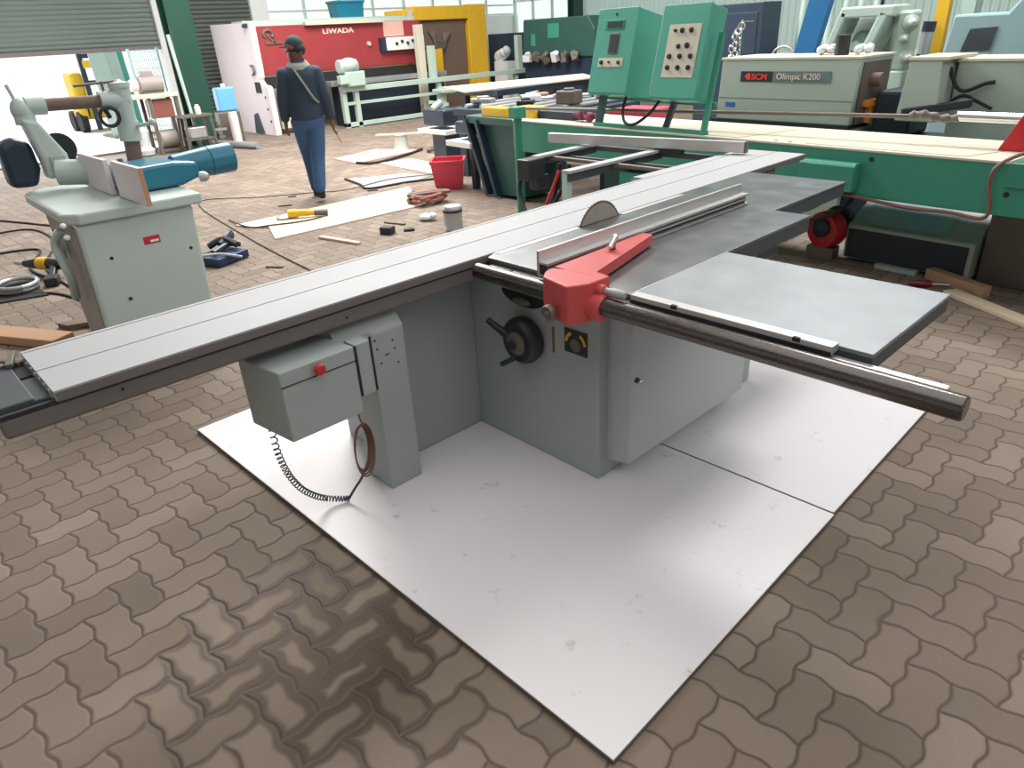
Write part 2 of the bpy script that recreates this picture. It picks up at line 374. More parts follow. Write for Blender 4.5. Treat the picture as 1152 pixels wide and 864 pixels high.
def skin(name, joints, edges, material, parent, root=0, sub=2):
    """continuous body grown round a skeleton: joints {key: (pos, rx, ry)}"""
    o0 = Vector(parent['_o']); keys = list(joints); ix = {k: i for i, k in enumerate(keys)}
    me = bpy.data.meshes.new(name); me.from_pydata([Vector(joints[k][0]) - o0 for k in keys], [(ix[a], ix[b]) for a, b in edges], [])
    o = bpy.data.objects.new(name, me); COL.objects.link(o)
    md = o.modifiers.new('skin', 'SKIN'); md.use_smooth_shade = True
    sv = me.skin_vertices[0].data if me.skin_vertices else None
    if sv is None:
        bm = bmesh.new(); bm.from_mesh(me); bm.verts.layers.skin.verify(); bm.to_mesh(me); bm.free(); sv = me.skin_vertices[0].data
    for i, k in enumerate(keys): sv[i].radius = (joints[k][1], joints[k][2]); sv[i].use_root = (i == root)
    ss = o.modifiers.new('sub', 'SUBSURF'); ss.levels = sub; ss.render_levels = sub
    dg = bpy.context.evaluated_depsgraph_get(); m2 = bpy.data.meshes.new_from_object(o.evaluated_get(dg))
    bpy.data.objects.remove(o); bpy.data.meshes.remove(me)
    m2.name = name; m2.materials.clear(); m2.materials.append(material)
    for p in m2.polygons: p.use_smooth = True
    return link(name, m2, material, parent, o0)
def spline(pts, n=8):
    pts = [Vector(p) for p in pts]; out = []
    for i in range(len(pts) - 1):
        p0 = pts[max(i - 1, 0)]; p1 = pts[i]; p2 = pts[i + 1]; p3 = pts[min(i + 2, len(pts) - 1)]
        for k in range(n):
            t = k / n
            out.append(0.5 * ((2 * p1) + (p2 - p0) * t + (2 * p0 - 5 * p1 + 4 * p2 - p3) * t * t + (3 * p1 - p0 - 3 * p2 + p3) * t ** 3))
    out.append(pts[-1]); return out

# ================================================================== THE SETTING
struct(MB().box(-15.8, -9, -0.12, 9, 14.3, 0.0).build('floor', M_pavers))
struct(MB().box(-60, -40, -0.2, -15.8, 40, -0.1).build('yard_floor', M_yard))
struct(MB().box(-15.8, -4, 0.0, -13.95, 3.1, 0.012).build('floor_doorway_sunlit', M_yard))  # sunlit floor inside the door, its brightness put into the slab colour
struct(MB().box(-16.2, -9, 6.5, 9, 14.4, 6.6).build('ceiling', M_plaster))
WX = -15.6
w = MB()
w.box(WX - 0.2, -9, -0.1, WX, -3.2, 6.5)
w.box(WX - 0.2, -3.2, 3.6, WX, 6.4, 6.5)
w.box(WX - 0.2, 3.9, -0.1, WX, 4.25, 3.6)
w.box(WX - 0.2, 6.0, -0.1, WX, 6.4, 3.6)
w.box(WX - 0.2, 6.4, -0.1, WX, 14.2, 2.06)
w.box(WX - 0.2, 6.4, 4.2, WX, 14.2, 6.5)
struct(w.build('wall_left', M_plaster))
struct(MB().box(9, -9, -0.1, 9.2, 14.2, 6.5).build('wall_right', M_plaster))
struct(MB().box(-15.8, -9.2, -0.1, 9.2, -9, 6.5).build('wall_front', M_plaster))
# roller shutter, half open
def slats(x, y0, y1, z0, z1, pitch=0.085):
    m = MB(); z = z0; prof = []
    k = int((z1 - z0) / pitch)
    for i in range(k):
        a = z0 + i * pitch
        prof += [(x, a), (x + 0.022, a + pitch * 0.3), (x + 0.026, a + pitch * 0.55), (x + 0.004, a + pitch * 0.92)]
    prof.append((x, z0 + k * pitch))
    vs = []; fs = []
    for p in prof: vs += [(p[0], y0, p[1]), (p[0], y1, p[1])]
    for i in range(len(prof) - 1): fs.append((2 * i, 2 * i + 1, 2 * i + 3, 2 * i + 2))
    m.add(vs, fs)
    return m
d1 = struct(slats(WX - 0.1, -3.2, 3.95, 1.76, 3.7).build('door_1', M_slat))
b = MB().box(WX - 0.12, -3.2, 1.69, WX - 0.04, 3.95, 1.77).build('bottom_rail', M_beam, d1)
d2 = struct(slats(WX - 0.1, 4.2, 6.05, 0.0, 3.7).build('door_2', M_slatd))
# window band above the shear
wm = MB()
ys = [6.4, 7.35, 8.3, 9.25, 10.2, 11.15, 12.1, 13.05, 14.2]
for y in ys: wm.box(WX - 0.13, y - 0.03, 2.06, WX - 0.07, y + 0.03, 4.2)
for z in (2.09, 2.32, 2.62, 3.2, 4.17): wm.box(WX - 0.125, 6.4, z - 0.02, WX - 0.075, 14.2, z + 0.02)
win = struct(wm.build('window_1', M_frame))
MB().box(WX - 0.104, 6.4, 2.06, WX - 0.098, 14.2, 4.2).build('pane', M_pane, win)
# far wall of ribbed translucent sheet
vs = []; fs = []
n = 0; x = -13.2; prof = []
while x < 9:
    prof += [(x, 0), (x + 0.06, 0), (x + 0.085, 0.035), (x + 0.115, 0.035)]
    x += 0.14
m = MB()
for p in prof: vs += [(p[0], 14.0 + p[1], 0.9), (p[0], 14.0 + p[1], 6.5)]
for i in range(len(prof) - 1): fs.append((2 * i, 2 * i + 2, 2 * i + 3, 2 * i + 1))
m.add(vs, fs); struct(m.build('wall_back', M_sheet))
struct(MB().box(-13.3, 13.95, 0, 9, 14.2, 0.92).build('wall_back_base', M_plaster))
wm = MB()
for x in (-15.55, -14.8, -14.05, -13.3): wm.box(x - 0.03, 14.0, 0.9, x + 0.03, 14.06, 4.2)
for z in (0.93, 2.4, 4.17): wm.box(-15.55, 14.0, z - 0.03, -13.3, 14.06, z + 0.03)
win2 = struct(wm.build('window_2', M_frame))
MB().box(-15.55, 14.027, 0.9, -13.3, 14.033, 4.2).build('pane', M_pane, win2)
struct(MB().box(-15.8, 13.95, -0.1, -13.3, 14.2, 0.9).box(-15.8, 13.95, 4.2, -13.3, 14.2, 6.5).build('wall_back_pier', M_plaster))
# the green steel column between the two shutters (H section)
m = MB(); m.box(-13.3, 3.18, 0, -13.26, 3.62, 6.5); m.box(-13.0, 3.18, 0, -12.96, 3.62, 6.5); m.box(-13.26, 3.38, 0, -13.0, 3.42, 6.5)
m.box(-13.4, 3.1, 0, -12.9, 3.7, 0.03)
struct(m.build('steel_column', M_colg, bevel=0.004))
m = MB(); m.box(-12.96, 13.45, 0, -12.92, 13.75, 6.5); m.box(-12.72, 13.45, 0, -12.68, 13.75, 6.5); m.box(-12.92, 13.58, 0, -12.72, 13.62, 6.5)
struct(m.build('steel_column_far', M_colg, bevel=0.004))
struct(MB().box(-13.99, -3.0, 0, -13.86, 2.6, 0.03).build('trim_1', M_beam))

# ================================================================== WHITE FLOOR BOARDS
t = R(1.316); e1 = Vector((-math.sin(t), math.cos(t), 0)); e2 = Vector((-math.cos(t), -math.sin(t), 0)); B0 = Vector((0.2719, -1.0169, 0))
def board(o, w, L, z0, z1):
    m = MB(); P = [o, o + e1 * w, o + e1 * w + e2 * L, o + e2 * L]
    m.rings([[p + Vector((0, 0, z0)) for p in P], [p + Vector((0, 0, z1)) for p in P]]); return m
nb = board(B0, 1.300, 2.492, 0.001, 0.020).build('laminate_board', M_board, bevel=0.0008)
tag(nb, 'white laminate board on the pavers nearest the camera, under the saw\'s front', 'board', 'white boards under the panel saw')
fb = board(B0 + e1 * 1.309 + e2 * 0.006, 1.30, 2.49, 0.001, 0.020).build('laminate_board', M_board, bevel=0.0008)
tag(fb, 'white laminate board behind the joint line, under the extension table', 'board', 'white boards under the panel saw')
for bd, o in ((nb, B0), (fb, B0 + e1 * 1.309 + e2 * 0.006)):
    P = [o - e1 * 0.0015 - e2 * 0.0015, o + e1 * 1.3015 - e2 * 0.0015, o + e1 * 1.3015 + e2 * 2.4935, o - e1 * 0.0015 + e2 * 2.4935]
    m = MB(); m.rings([[p + Vector((0, 0, 0.001)) for p in P], [p + Vector((0, 0, 0.0165)) for p in P]])
    m.build('raw_edge', M_rust, bd)

# ================================================================== PANEL SAW
SAW = thing('panel_saw', (-1.0, 0.2, 0.02), 'large grey sliding table panel saw with a red rip fence, standing on white boards', 'saw')
H = 0.86
# base cabinet with the handwheel on its front
cab = MB().box(-1.24, -0.117, 0.02, -0.532, 1.05, 0.80).build('base_cabinet', M_grey, SAW, bevel=0.008)
MB().box(-1.62, -0.60, 0.02, -1.24, 1.05, 0.757).build('slider_base', M_grey, SAW, bevel=0.008)
# curved slot under the rail
m = MB(); a = [( -0.915 + 0.125 * math.cos(R(k)), 0.722 + 0.055 * math.sin(R(k))) for k in range(180, 361, 12)]
m.prism(a, -0.1195, -0.116, 'y'); m.build('tilt_slot', M_dark, cab)
m = MB(); m.ell((-0.915, -0.128, 0.692), (0.05, 0.018, 0.016)); m.build('tilt_lever', M_rust, cab, smooth=True)
MB().box(-0.762, -0.121, 0.516, -0.752, -0.116, 0.622).build('scale_slot', M_copper, cab)
pl = MB().box(-0.697, -0.1205, 0.541, -0.585, -0.116, 0.638).build('rating_plate', M_black, cab)
for s_ in (-1, 1):
    m = MB(); cx = -0.641; cz = 0.58
    pts = []
    for k in range(0, 9):
        an = R(90 + s_ * (28 + k * 7)); pts.append((cx + 0.047 * math.cos(an), -0.122, cz + 0.047 * math.sin(an)))
    for p, q in zip(pts[:-1], pts[1:]): m.bar(p, q, 0.012, 0.002, up=(0, 1, 0))
    m.build('yellow_arc', M_yellow, pl)
m = MB(); m.lathe([(0.026, -0.001), (0.026, 0.001)], (-0.641, -0.122, 0.577), (0, 1, 0)); m.build('dial_mark', M_rust, pl)
# handwheel
hw = MB().lathe([(0.02, 0.10), (0.03, 0.072), (0.078, 0.07), (0.094, 0.055), (0.098, 0.03), (0.094, 0.012), (0.06, 0.0)], (-0.895, -0.118, 0.54), (0, -1, 0), 32).build('handwheel', M_black, SAW, smooth=True)
m = MB().lathe([(0.048, 0.0), (0.048, 0.012), (0.03, 0.02), (0.012, 0.024)], (-0.89, -0.186, 0.54), (0, -1, 0), 28); m.build('hub', M_rust, hw, smooth=True)
m = MB().tube(spline([(-0.94, -0.175, 0.55), (-1.0, -0.19, 0.58), (-1.045, -0.20, 0.605)], 5), 0.014, 10, rad=[0.018] * 4 + [0.015] * 3 + [0.013] * 4); m.build('clamp_lever', M_black, hw, smooth=True)
m = MB().tube([(-0.90, -0.19, 0.49), (-0.915, -0.2, 0.465)], 0.012, 10); m.tube([(-0.913, -0.2, 0.467), (-0.962, -0.212, 0.435)], 0.011, 10); m.build('crank_handle', M_black, hw, smooth=True)
# side cabinet hung on the right of the base
sc = MB().prism([(-0.547, 0.084), (-0.426, 0.108), (-0.426, 0.79), (-0.547, 0.79)], -0.06, 0.785, 'y').build('motor_cabinet', M_grey2, SAW, bevel=0.006)
m = MB().lathe([(0.011, 0), (0.011, 0.006), (0.004, 0.008)], (-0.425, -0.026, 0.465), (1, 0, 0), 14); m.build('lock', M_black, sc)
MB().obox((-0.417, -0.016, 0.462), (0.01, 0.02, 0.004)).build('key', M_chrome, sc)
MB().box(-0.534, -0.05, 0.09, -0.528, 0.78, 0.8).build('cabinet_gap', M_dark, SAW)
# front support post, sheet metal with the electrics arm
post = MB().box(-1.275, -0.72, 0.02, -1.098, -0.571, 0.69).build('support_post', M_grey, SAW, bevel=0.006)
m = MB().prism([(-1.40, 0.69), (-1.10, 0.69), (-1.16, 0.762), (-1.40, 0.762)], -0.85, -0.571, 'y'); m.build('post_head', M_grey, post)
m = MB()
for y, z in ((-0.70, 0.665), (-0.695, 0.63), (-0.686, 0.57), (-0.625, 0.645), (-0.62, 0.61), (-0.612, 0.55)):
    MB().lathe([(0.0042, 0), (0.0042, 0.0012)], (-1.098, y, z), (1, 0, 0), 10).build('bolt_hole', M_dark, post)
m = MB().ell((-1.0975, -0.655, 0.597), (0.002, 0.012, 0.004)); m.build('scratch', M_rust, post)
# electrics box on a hinged bracket
P = [(-1.0, -1.118), (-1.0, -0.840), (-1.22, -0.868), (-1.235, -1.149)]
bx_ = MB().prism(P, 0.465, 0.72, 'z').build('control_box', M_grey, SAW, bevel=0.005)
MB().bar((-0.9995, -1.118, 0.667), (-0.9995, -0.84, 0.667), 0.003, 0.003).build('lid_seam', M_dark, bx_)
m = MB().lathe([(0.010, 0), (0.010, 0.012), (0.019, 0.014), (0.020, 0.022), (0.016, 0.027), (0.005, 0.029)], (-1.0, -0.985, 0.692), (1, 0, 0), 24); m.build('emergency_button', M_castred, bx_, smooth=True)
br = MB().box(-1.07, -0.838, 0.525, -1.0, -0.775, 0.722).build('hinge_bracket', M_grey, SAW, bevel=0.002)
MB().bar((-0.9985, -0.838, 0.53), (-0.9985, -0.838, 0.72), 0.008, 0.004).bar((-0.9985, -0.776, 0.53), (-0.9985, -0.776, 0.735), 0.007, 0.004).build('hinge_gap', M_dark, br)
MB().box(-1.11, -0.775, 0.60, -1.08, -0.715, 0.70).build('bracket_arm', M_grey, br)
# coiled cord from the box to the floor and the looped lead on the post
path = spline([(-1.13, -1.13, 0.47), (-1.13, -1.128, 0.376), (-1.14, -1.105, 0.268), (-1.17, -1.05, 0.155), (-1.20, -0.965, 0.060), (-1.16, -0.885, 0.034)], 40)
hel = []; L = 0
for k in range(len(path) - 1):
    d = (path[k + 1] - path[k]); L += d.length; d.normalize()
    a = d.cross(Vector((1, 0, 0))).normalized(); b_ = d.cross(a)
hel = []
tot = len(path); turns = 34
fine = spline(path, 4)
for k in range(len(fine) - 1):
    d = (fine[k + 1] - fine[k]).normalized(); a = d.cross(Vector((1, 0, 0))).normalized(); b_ = d.cross(a)
    ph = (k / (len(fine) - 1)) ** 1.35 * turns * 2 * math.pi
    hel.append(fine[k] + (a * math.cos(ph) + b_ * math.sin(ph)) * 0.0105)
cord = MB().tube(hel, 0.0026, 5)
cord.tube(spline([(-1.16, -0.885, 0.034), (-1.145, -0.862, 0.075), (-1.13, -0.83, 0.12), (-1.115, -0.79, 0.20)], 6), 0.005, 6)
cord.build('coiled_cord', M_bluec, SAW, smooth=True)
lp = MB()
for q in range(4):
    pts = []
    for k in range(25):
        an = 2 * math.pi * k / 24
        pts.append((-1.105 + 0.008 * q - 0.01 * math.sin(an), -0.822 + (0.030 + 0.004 * q) * math.cos(an) + 0.012 * math.sin(an), 0.262 + (0.088 + 0.006 * q) * math.sin(an)))
    lp.tube(pts, 0.0038, 6)
lp.tube(spline([(-1.10, -0.80, 0.345), (-1.10, -0.815, 0.42), (-1.08, -0.81, 0.53)], 6), 0.0038, 6)
lp.build('looped_lead', M_copper, SAW, smooth=True)

# long beam under the sliding table
beam = MB().box(-1.475, -1.825, 0.762, -1.088, 2.20, 0.822).build('slider_beam', M_beam, SAW, bevel=0.012, seg=3)
for y, z in ((-1.53, 0.80), (-0.80, 0.79), (0.2, 0.79)): MB().lathe([(0.005, 0), (0.005, 0.001)], (-1.088, y, z), (1, 0, 0), 10).build('beam_hole', M_dark, beam)
# bracketry at the open end of the beam
eb = MB().box(-1.42, -1.825, 0.822, -1.12, -1.73, 0.842).box(-1.30, -1.74, 0.822, -1.12, -1.692, 0.835).build('end_stop', M_edge, beam, bevel=0.004)
m = MB().box(-1.46, -1.80, 0.815, -1.33, -1.69, 0.83); m.build('end_bracket', M_black, beam)
m = MB(); m.cyl((-1.43, -1.76, 0.82), (-1.43, -1.76, 0.852), 0.018, 12); m.bar((-1.40, -1.735, 0.85), (-1.51, -1.705, 0.852), 0.02, 0.012); m.bar((-1.44, -1.70, 0.835), (-1.52, -1.745, 0.835), 0.02, 0.012); m.build('stop_clamp', M_rust, beam, bevel=0.002)
MB().box(-1.098, -1.825, 0.8225, -1.083, 2.20, 0.832).build('slide_gap', M_black, beam)
# the sliding table, an aluminium extrusion with two grooves
x0, x1 = -1.471, -1.075; g = 0.0032
prof = [(x0, 0.826), (x0, H), (-1.450 - g, H), (-1.450 - g, 0.852), (-1.450 + g, 0.852), (-1.450 + g, H),
        (-1.264 - g, H), (-1.264 - g, 0.85), (-1.264 + g, 0.85), (-1.264 + g, H), (x1, H), (x1, 0.832), (x1 - 0.02, 0.826)]
st = MB().prism(prof, -1.690, 2.532, 'y').build('sliding_table', M_alu, SAW)
MB().box(-1.4525, -1.688, 0.851, -1.4475, 2.53, 0.8535).box(-1.2664, -1.688, 0.851, -1.2616, 2.53, 0.8535).build('groove', M_dark, st)
MB().box(x1 - 0.002, -1.688, 0.829, x1 + 0.002, 2.53, 0.8545).build('table_flank', M_beam, st)
for k in range(7): MB().box(-1.44 + k * 0.052, -1.695, 0.829, -1.425 + k * 0.052, -1.688, 0.852).build('end_rib', M_alu2, st)

# fixed cast table
poly = [(-1.045, -0.176), (-0.354, -0.176), (-0.354, 1.098), (-0.523, 1.098), (-0.523, 1.842), (-1.07, 1.842), (-1.07, -0.12), (-1.045, -0.176)][:-1]
mt = MB().prism(poly, 0.847, H, 'z').build('main_table', M_steel, SAW, bevel=0.002)
pe = [(-1.04, -0.172), (-0.358, -0.172), (-0.358, 1.094), (-0.527, 1.094), (-0.527, 1.838), (-1.065, 1.838), (-1.065, -0.118)]
MB().prism(pe, 0.79, 0.847, 'z').build('table_skirt', M_edge, mt)
for ya, yb in ((-0.12, 0.36), (0.66, 1.15)): MB().box(-1.064, ya, H - 0.001, -1.036, yb, H + 0.0018).build('throat_strip', M_alu2, mt)
MB().box(-1.058, 0.36, H - 0.001, -1.040, 0.66, H + 0.0008).build('blade_slot', M_dark, mt)
# saw blade
bl = MB(); nt_ = 60; prf = []
for k in range(nt_ * 2):
    an = 2 * math.pi * k / (nt_ * 2); r = 0.150 if k % 2 else 0.1455
    prf.append((0.505 + r * math.cos(an), 0.802 + r * math.sin(an)))
bl.prism(prf, -1.0505, -1.0470, 'x'); blo = bl.build('saw_blade', M_rust, SAW)
MB().lathe([(0.138, -0.0006), (0.138, 0.0041)], (-1.0505, 0.505, 0.802), (1, 0, 0), 48).build('blade_face', M_bladem, blo)
# extension table on the right
et = MB().box(-0.352, -0.157, 0.848, 0.407, 0.416, H).build('extension_table', M_steelL, SAW, bevel=0.002)
MB().box(-0.350, -0.155, 0.806, 0.405, 0.414, 0.848).build('table_skirt', M_edge, et)
MB().box(-0.3545, -0.15, H - 0.0005, -0.3515, 0.42, H + 0.0006).build('joint_line', M_alu2, et)
MB().box(-0.5, 0.43, 0.70, -0.44, 1.0, 0.742).build('underside_bracket', M_edge, SAW)
# the rip fence rail
rail = MB().lathe([(0.027, 0.0), (0.031, 0.004), (0.031, 1.672), (0.027, 1.676)], (-1.026, -0.248, 0.828), (1, 0, 0), 32).build('fence_rail', M_rail, SAW, smooth=True)
MB().box(-1.02, -0.19, 0.822, 0.592, -0.165, 0.836).build('rail_bracket', M_alu2, SAW, bevel=0.002)
for x in (-0.9, -0.2, 0.15): MB().cyl((x, -0.22, 0.828), (x, -0.17, 0.828), 0.011, 12).build('rail_stud', M_rust, rail)
sb = MB().box(-0.335, -0.196, 0.846, 0.318, -0.158, 0.869).build('scale_strip', M_alu2, SAW, bevel=0.0015)
MB().box(-0.335, -0.198, 0.84, 0.316, -0.188, 0.853).build('strip_shadow_groove', M_black, sb)
for x in (-0.17, 0.22): MB().box(x - 0.011, -0.1972, 0.858, x + 0.011, -0.186, 0.8693).build('strip_notch', M_dark, sb)
# red rip fence carriage
zt = 0.907
poly = [(-0.607, -0.318), (-0.472, -0.348), (-0.437, -0.283), (-0.433, -0.178), (-0.497, -0.168), (-0.621, 0.312), (-0.668, 0.316), (-0.649, -0.230), (-0.640, -0.272)]
fc = MB()
fc.prism(poly, 0.868, zt, 'z')
fc = MB()
low = [(-0.607, -0.318), (-0.472, -0.348), (-0.437, -0.283), (-0.433, -0.178), (-0.497, -0.168), (-0.649, -0.230), (-0.640, -0.272)]
fc.prism(low, 0.772, zt, 'z')
arm_ = MB().prism([(-0.480, -0.215), (-0.486, -0.200), (-0.497, -0.168), (-0.621, 0.312), (-0.668, 0.316), (-0.648, -0.215)], 0.868, zt + 0.0006, 'z')
car = fc.build('fence_carriage', M_red, SAW, bevel=0.006, seg=3)
arm_.build('carriage_arm', M_red, car, bevel=0.0015)
m = MB().lathe([(0.034, 0), (0.046, 0.006), (0.046, 0.045), (0.038, 0.052)], (-0.447, -0.248, 0.820), (1, 0, 0), 28); m.lathe([(0.020, 0), (0.022, 0.03), (0.016, 0.036)], (-0.447, -0.232, 0.872), (1, 0, 0), 20); m.build('rail_boss', M_red, car, smooth=True)
m = MB().lathe([(0.012, 0.0), (0.013, 0.03), (0.016, 0.035), (0.016, 0.075), (0.010, 0.085)], (-0.42, -0.226, 0.872), (1, 0, 0), 18); m.build('locking_nub', M_alu, car, smooth=True)
kn = MB().lathe([(0.010, 0), (0.010, 0.018), (0.025, 0.02), (0.029, 0.026), (0.029, 0.04), (0.024, 0.046), (0.02, 0.040), (0.010, 0.042), (0.008, 0.046)], (-0.540, -0.330, 0.806), (0.0, -1, 0), 24).build('clamp_knob', M_rust, car, smooth=True)
lv = MB().lathe([(0.014, 0), (0.014, 0.004)], (-0.622, 0.068, zt), (0, 0, 1), 16).cyl((-0.622, 0.068, zt), (-0.612, 0.06, zt + 0.03), 0.010, 14).build('clamp_base', M_rust, car, smooth=True)
m = MB().cyl((-0.616, 0.045, zt + 0.012), (-0.616, 0.075, zt + 0.042), 0.0115, 16).ell((-0.616, 0.076, zt + 0.043), (0.0115, 0.0115, 0.0115)); m.build('clamp_lever', M_chrome, car, smooth=True)
# the fence itself: an aluminium L extrusion
fprof = [(-0.728, H + 0.0015), (-0.728, 0.951), (-0.717, 0.951), (-0.717, 0.912), (-0.676, 0.912), (-0.676, 0.902), (-0.690, 0.901), (-0.690, 0.894), (-0.676, 0.893), (-0.676, 0.886), (-0.694, 0.884), (-0.694, 0.872), (-0.676, 0.870), (-0.676, H + 0.0015)]
fe = MB().prism(fprof, -0.222, 1.132, 'y').build('rip_fence', M_alu2, SAW)
MB().prism([(-0.693, 0.9015), (-0.687, 0.9015), (-0.687, 0.8935), (-0.693, 0.8935)], -0.220, 1.131, 'y').prism([(-0.698, 0.884), (-0.690, 0.884), (-0.690, 0.872), (-0.698, 0.872)], -0.220, 1.131, 'y').build('fence_slot', M_dark, fe)
MB().box(-0.714, -0.2235, 0.87, -0.680, -0.221, 0.905).build('fence_end_cap', M_black, fe)
# crosscut outrigger frame on the far side of the slider
ofr = MB()
ofr.box(-2.66, 2.305, 0.805, -1.47, 2.345, 0.842); ofr.bar((-2.62, 1.64, 0.812), (-2.62, 2.33, 0.812), 0.03, 0.05)
ofr.bar((-2.02, 1.36, 0.812), (-2.02, 2.33, 0.812), 0.03, 0.045); ofr.bar((-1.55, 1.40, 0.82), (-1.50, 2.4, 0.82), 0.05, 0.04)
ofr.bar((-2.62, 2.0, 0.80), (-1.48, 2.0, 0.80), 0.03, 0.03)
outf = ofr.build('outrigger_frame', M_edge, SAW, bevel=0.002)
for nm, p, q in (('support_bar', (-2.59, 1.655, 0.852), (-2.60, 2.30, 0.852)), ('support_bar', (-2.02, 1.345, 0.852), (-2.0, 2.30, 0.852)), ('support_bar', (-1.53, 1.42, 0.846), (-1.49, 2.45, 0.846))):
    MB().bar(p, q, 0.07, 0.018).build(nm, M_alu, outf, bevel=0.002)
m = MB().cyl((-2.64, 1.805, 0.83), (-1.47, 1.78, 0.83), 0.014, 14); m.build('cross_tube', M_rust, outf, smooth=True)
m = MB().box(-2.62, 1.50, 0.72, -2.50, 1.66, 0.858).box(-2.60, 1.60, 0.64, -2.52, 1.72, 0.74); m.build('end_block', M_black, outf, bevel=0.01)
m = MB().box(-2.06, 1.35, 0.45, -2.02, 1.40, 0.842).bar((-2.04, 1.375, 0.46), (-1.60, 0.9, 0.40), 0.05, 0.05); m.build('swing_arm', M_frame, outf, bevel=0.002)
a_ = Vector((-2.90, 2.13, 0.905)); b_ = Vector((-1.385, 2.345, 0.905))
ff = MB().bar(a_, b_, 0.045, 0.068).build('crosscut_fence', M_alu2, SAW, bevel=0.003)
dv = (b_ - a_).normalized(); m = MB().bar(b_, b_ + dv * 0.012, 0.046, 0.07); m.build('fence_end_cap', M_rust, ff)
MB().bar(a_ + dv * 0.9 + Vector((0, 0, -0.05)), a_ + dv * 1.1 + Vector((0, 0, -0.05)), 0.06, 0.03).build('fence_clamp', M_black, ff)

# ================================================================== GREEN PANEL LINE behind the saw
GA = R(-4.9); GM = Matrix.Translation((-3.52, 3.09, 0)) @ Matrix.Rotation(GA, 4, 'Z')
def G(s_, t_, z): return GM @ Vector((s_, t_, z))
GL = thing('panel_feed_line', tuple(G(1.7, 0.4, 0)), 'long green machine beam with cream top plates and two tilted control panels, behind the saw', 'machine')
def gb(mb, name, m, parent, bevel=0.0, smooth=False): return mb.xf(GM).build(name, m, parent, bevel, smooth)
body = gb(MB().box(-0.88, 0.0, 0.56, 5.0, 0.72, 0.845), 'beam', M_green, GL, 0.004)
gb(MB().box(-0.88, -0.004, 0.842, 1.88, 0.73, 0.856), 'top_plate', M_cream, GL, 0.002)
gb(MB().box(1.884, -0.004, 0.842, 3.50, 0.73, 0.856), 'top_plate', M_cream, GL, 0.002)
m = MB(); pts = [(2.25, 0.045), (3.25, 0.045), (3.38, 0.4)]
for p, q in zip(pts[:-1], pts[1:]): m.bar((p[0], p[1], 0.8565), (q[0], q[1], 0.8565), 0.006, 0.002)
for p, q in (((0.9, 0.045), (1.72, 0.045)), ((1.72, 0.045), (1.86, 0.6))): m.bar((p[0], p[1], 0.8565), (q[0], q[1], 0.8565), 0.005, 0.002)
gb(m, 'plate_groove', M_brown, GL)
for x in (2.02, 2.13): gb(MB().lathe([(0.014, 0), (0.014, 0.002)], (x, 0.06, 0.8555)), 'plate_hole', M_dark, GL)
for x, z in ((2.62, 0.68), (2.18, 0.78), (3.52, 0.68), (2.74, 0.80)): gb(MB().lathe([(0.016, 0), (0.016, 0.003)], (x, -0.0025, z), (0, 1, 0), 14), 'beam_hole', M_dark, body)
gb(MB().box(3.5, -0.01, 0.72, 3.75, 0.5, 0.852), 'end_bracket', M_green, GL, 0.004)
# bulged cover on the beam front
cv = MB().prism([(0.0, 0.60), (-0.085, 0.60), (-0.085, 0.755), (-0.065, 0.775), (0.0, 0.775)], 2.30, 2.68, 'x'); gb(cv, 'motor_cover', M_green, GL, 0.004)
# base boxes below
bs = MB().prism([(0.42, 0.02), (0.42, 0.26), (0.46, 0.275), (0.80, 0.46), (1.1, 0.46), (1.1, 0.02)], 2.45, 3.30, 'x')
gb(bs, 'base_tank', M_olive, GL, 0.01)
gb(MB().box(2.47, 0.412, 0.03, 3.27, 0.424, 0.235), 'tank_front', M_dkbox, GL, 0.003)
gb(MB().prism([(0.455, 0.281), (0.48, 0.294), (0.775, 0.4535), (0.775, 0.449)], 2.52, 3.10, 'x'), 'tank_window', M_cabblue, GL)
gb(MB().box(2.72, 0.36, 0.0, 3.0, 0.43, 0.03), 'foot_plate', M_olive, GL)
gb(MB().box(3.32, 0.5, 0.0, 3.72, 1.1, 0.56), 'base_leg', M_rust, GL, 0.01)
gb(MB().box(0.2, 0.2, 0.0, 0.5, 0.65, 0.56), 'base_leg', M_greend, GL, 0.01)
gb(MB().box(0.55, 0.03, 0.12, 2.0, 0.10, 0.50).box(0.55, 0.05, 0.0, 0.63, 0.12, 0.15).box(1.9, 0.05, 0.0, 1.98, 0.12, 0.15), 'lower_apron', M_green, GL, 0.004)
# hoses
hz = MB()
hz.tube(spline([(2.28, 0.10, 0.57), (2.26, 0.02, 0.46), (2.32, -0.02, 0.42), (2.42, 0.02, 0.47), (2.50, 0.10, 0.57)], 8), 0.012, 8)
gb(hz, 'hose', M_rubber, GL, 0, True)
hz = MB().tube(spline([(2.25, 0.12, 0.57), (2.25, 0.05, 0.40), (2.38, 0.03, 0.36), (2.55, 0.08, 0.44), (2.62, 0.16, 0.57)], 8), 0.012, 8)
gb(hz, 'hose', M_rubber, GL, 0, True)
hz = MB().tube(spline([(2.2, -0.03, 0.555), (2.6, -0.03, 0.57), (3.0, -0.035, 0.545), (3.25, -0.035, 0.55), (3.43, -0.035, 0.54), (3.47, -0.04, 0.60), (3.44, -0.04, 0.72), (3.45, -0.03, 0.83), (3.55, 0.1, 0.90), (3.75, 0.3, 0.93)], 8), 0.011, 8)
gb(hz, 'red_cable', M_copper, GL, 0, True)
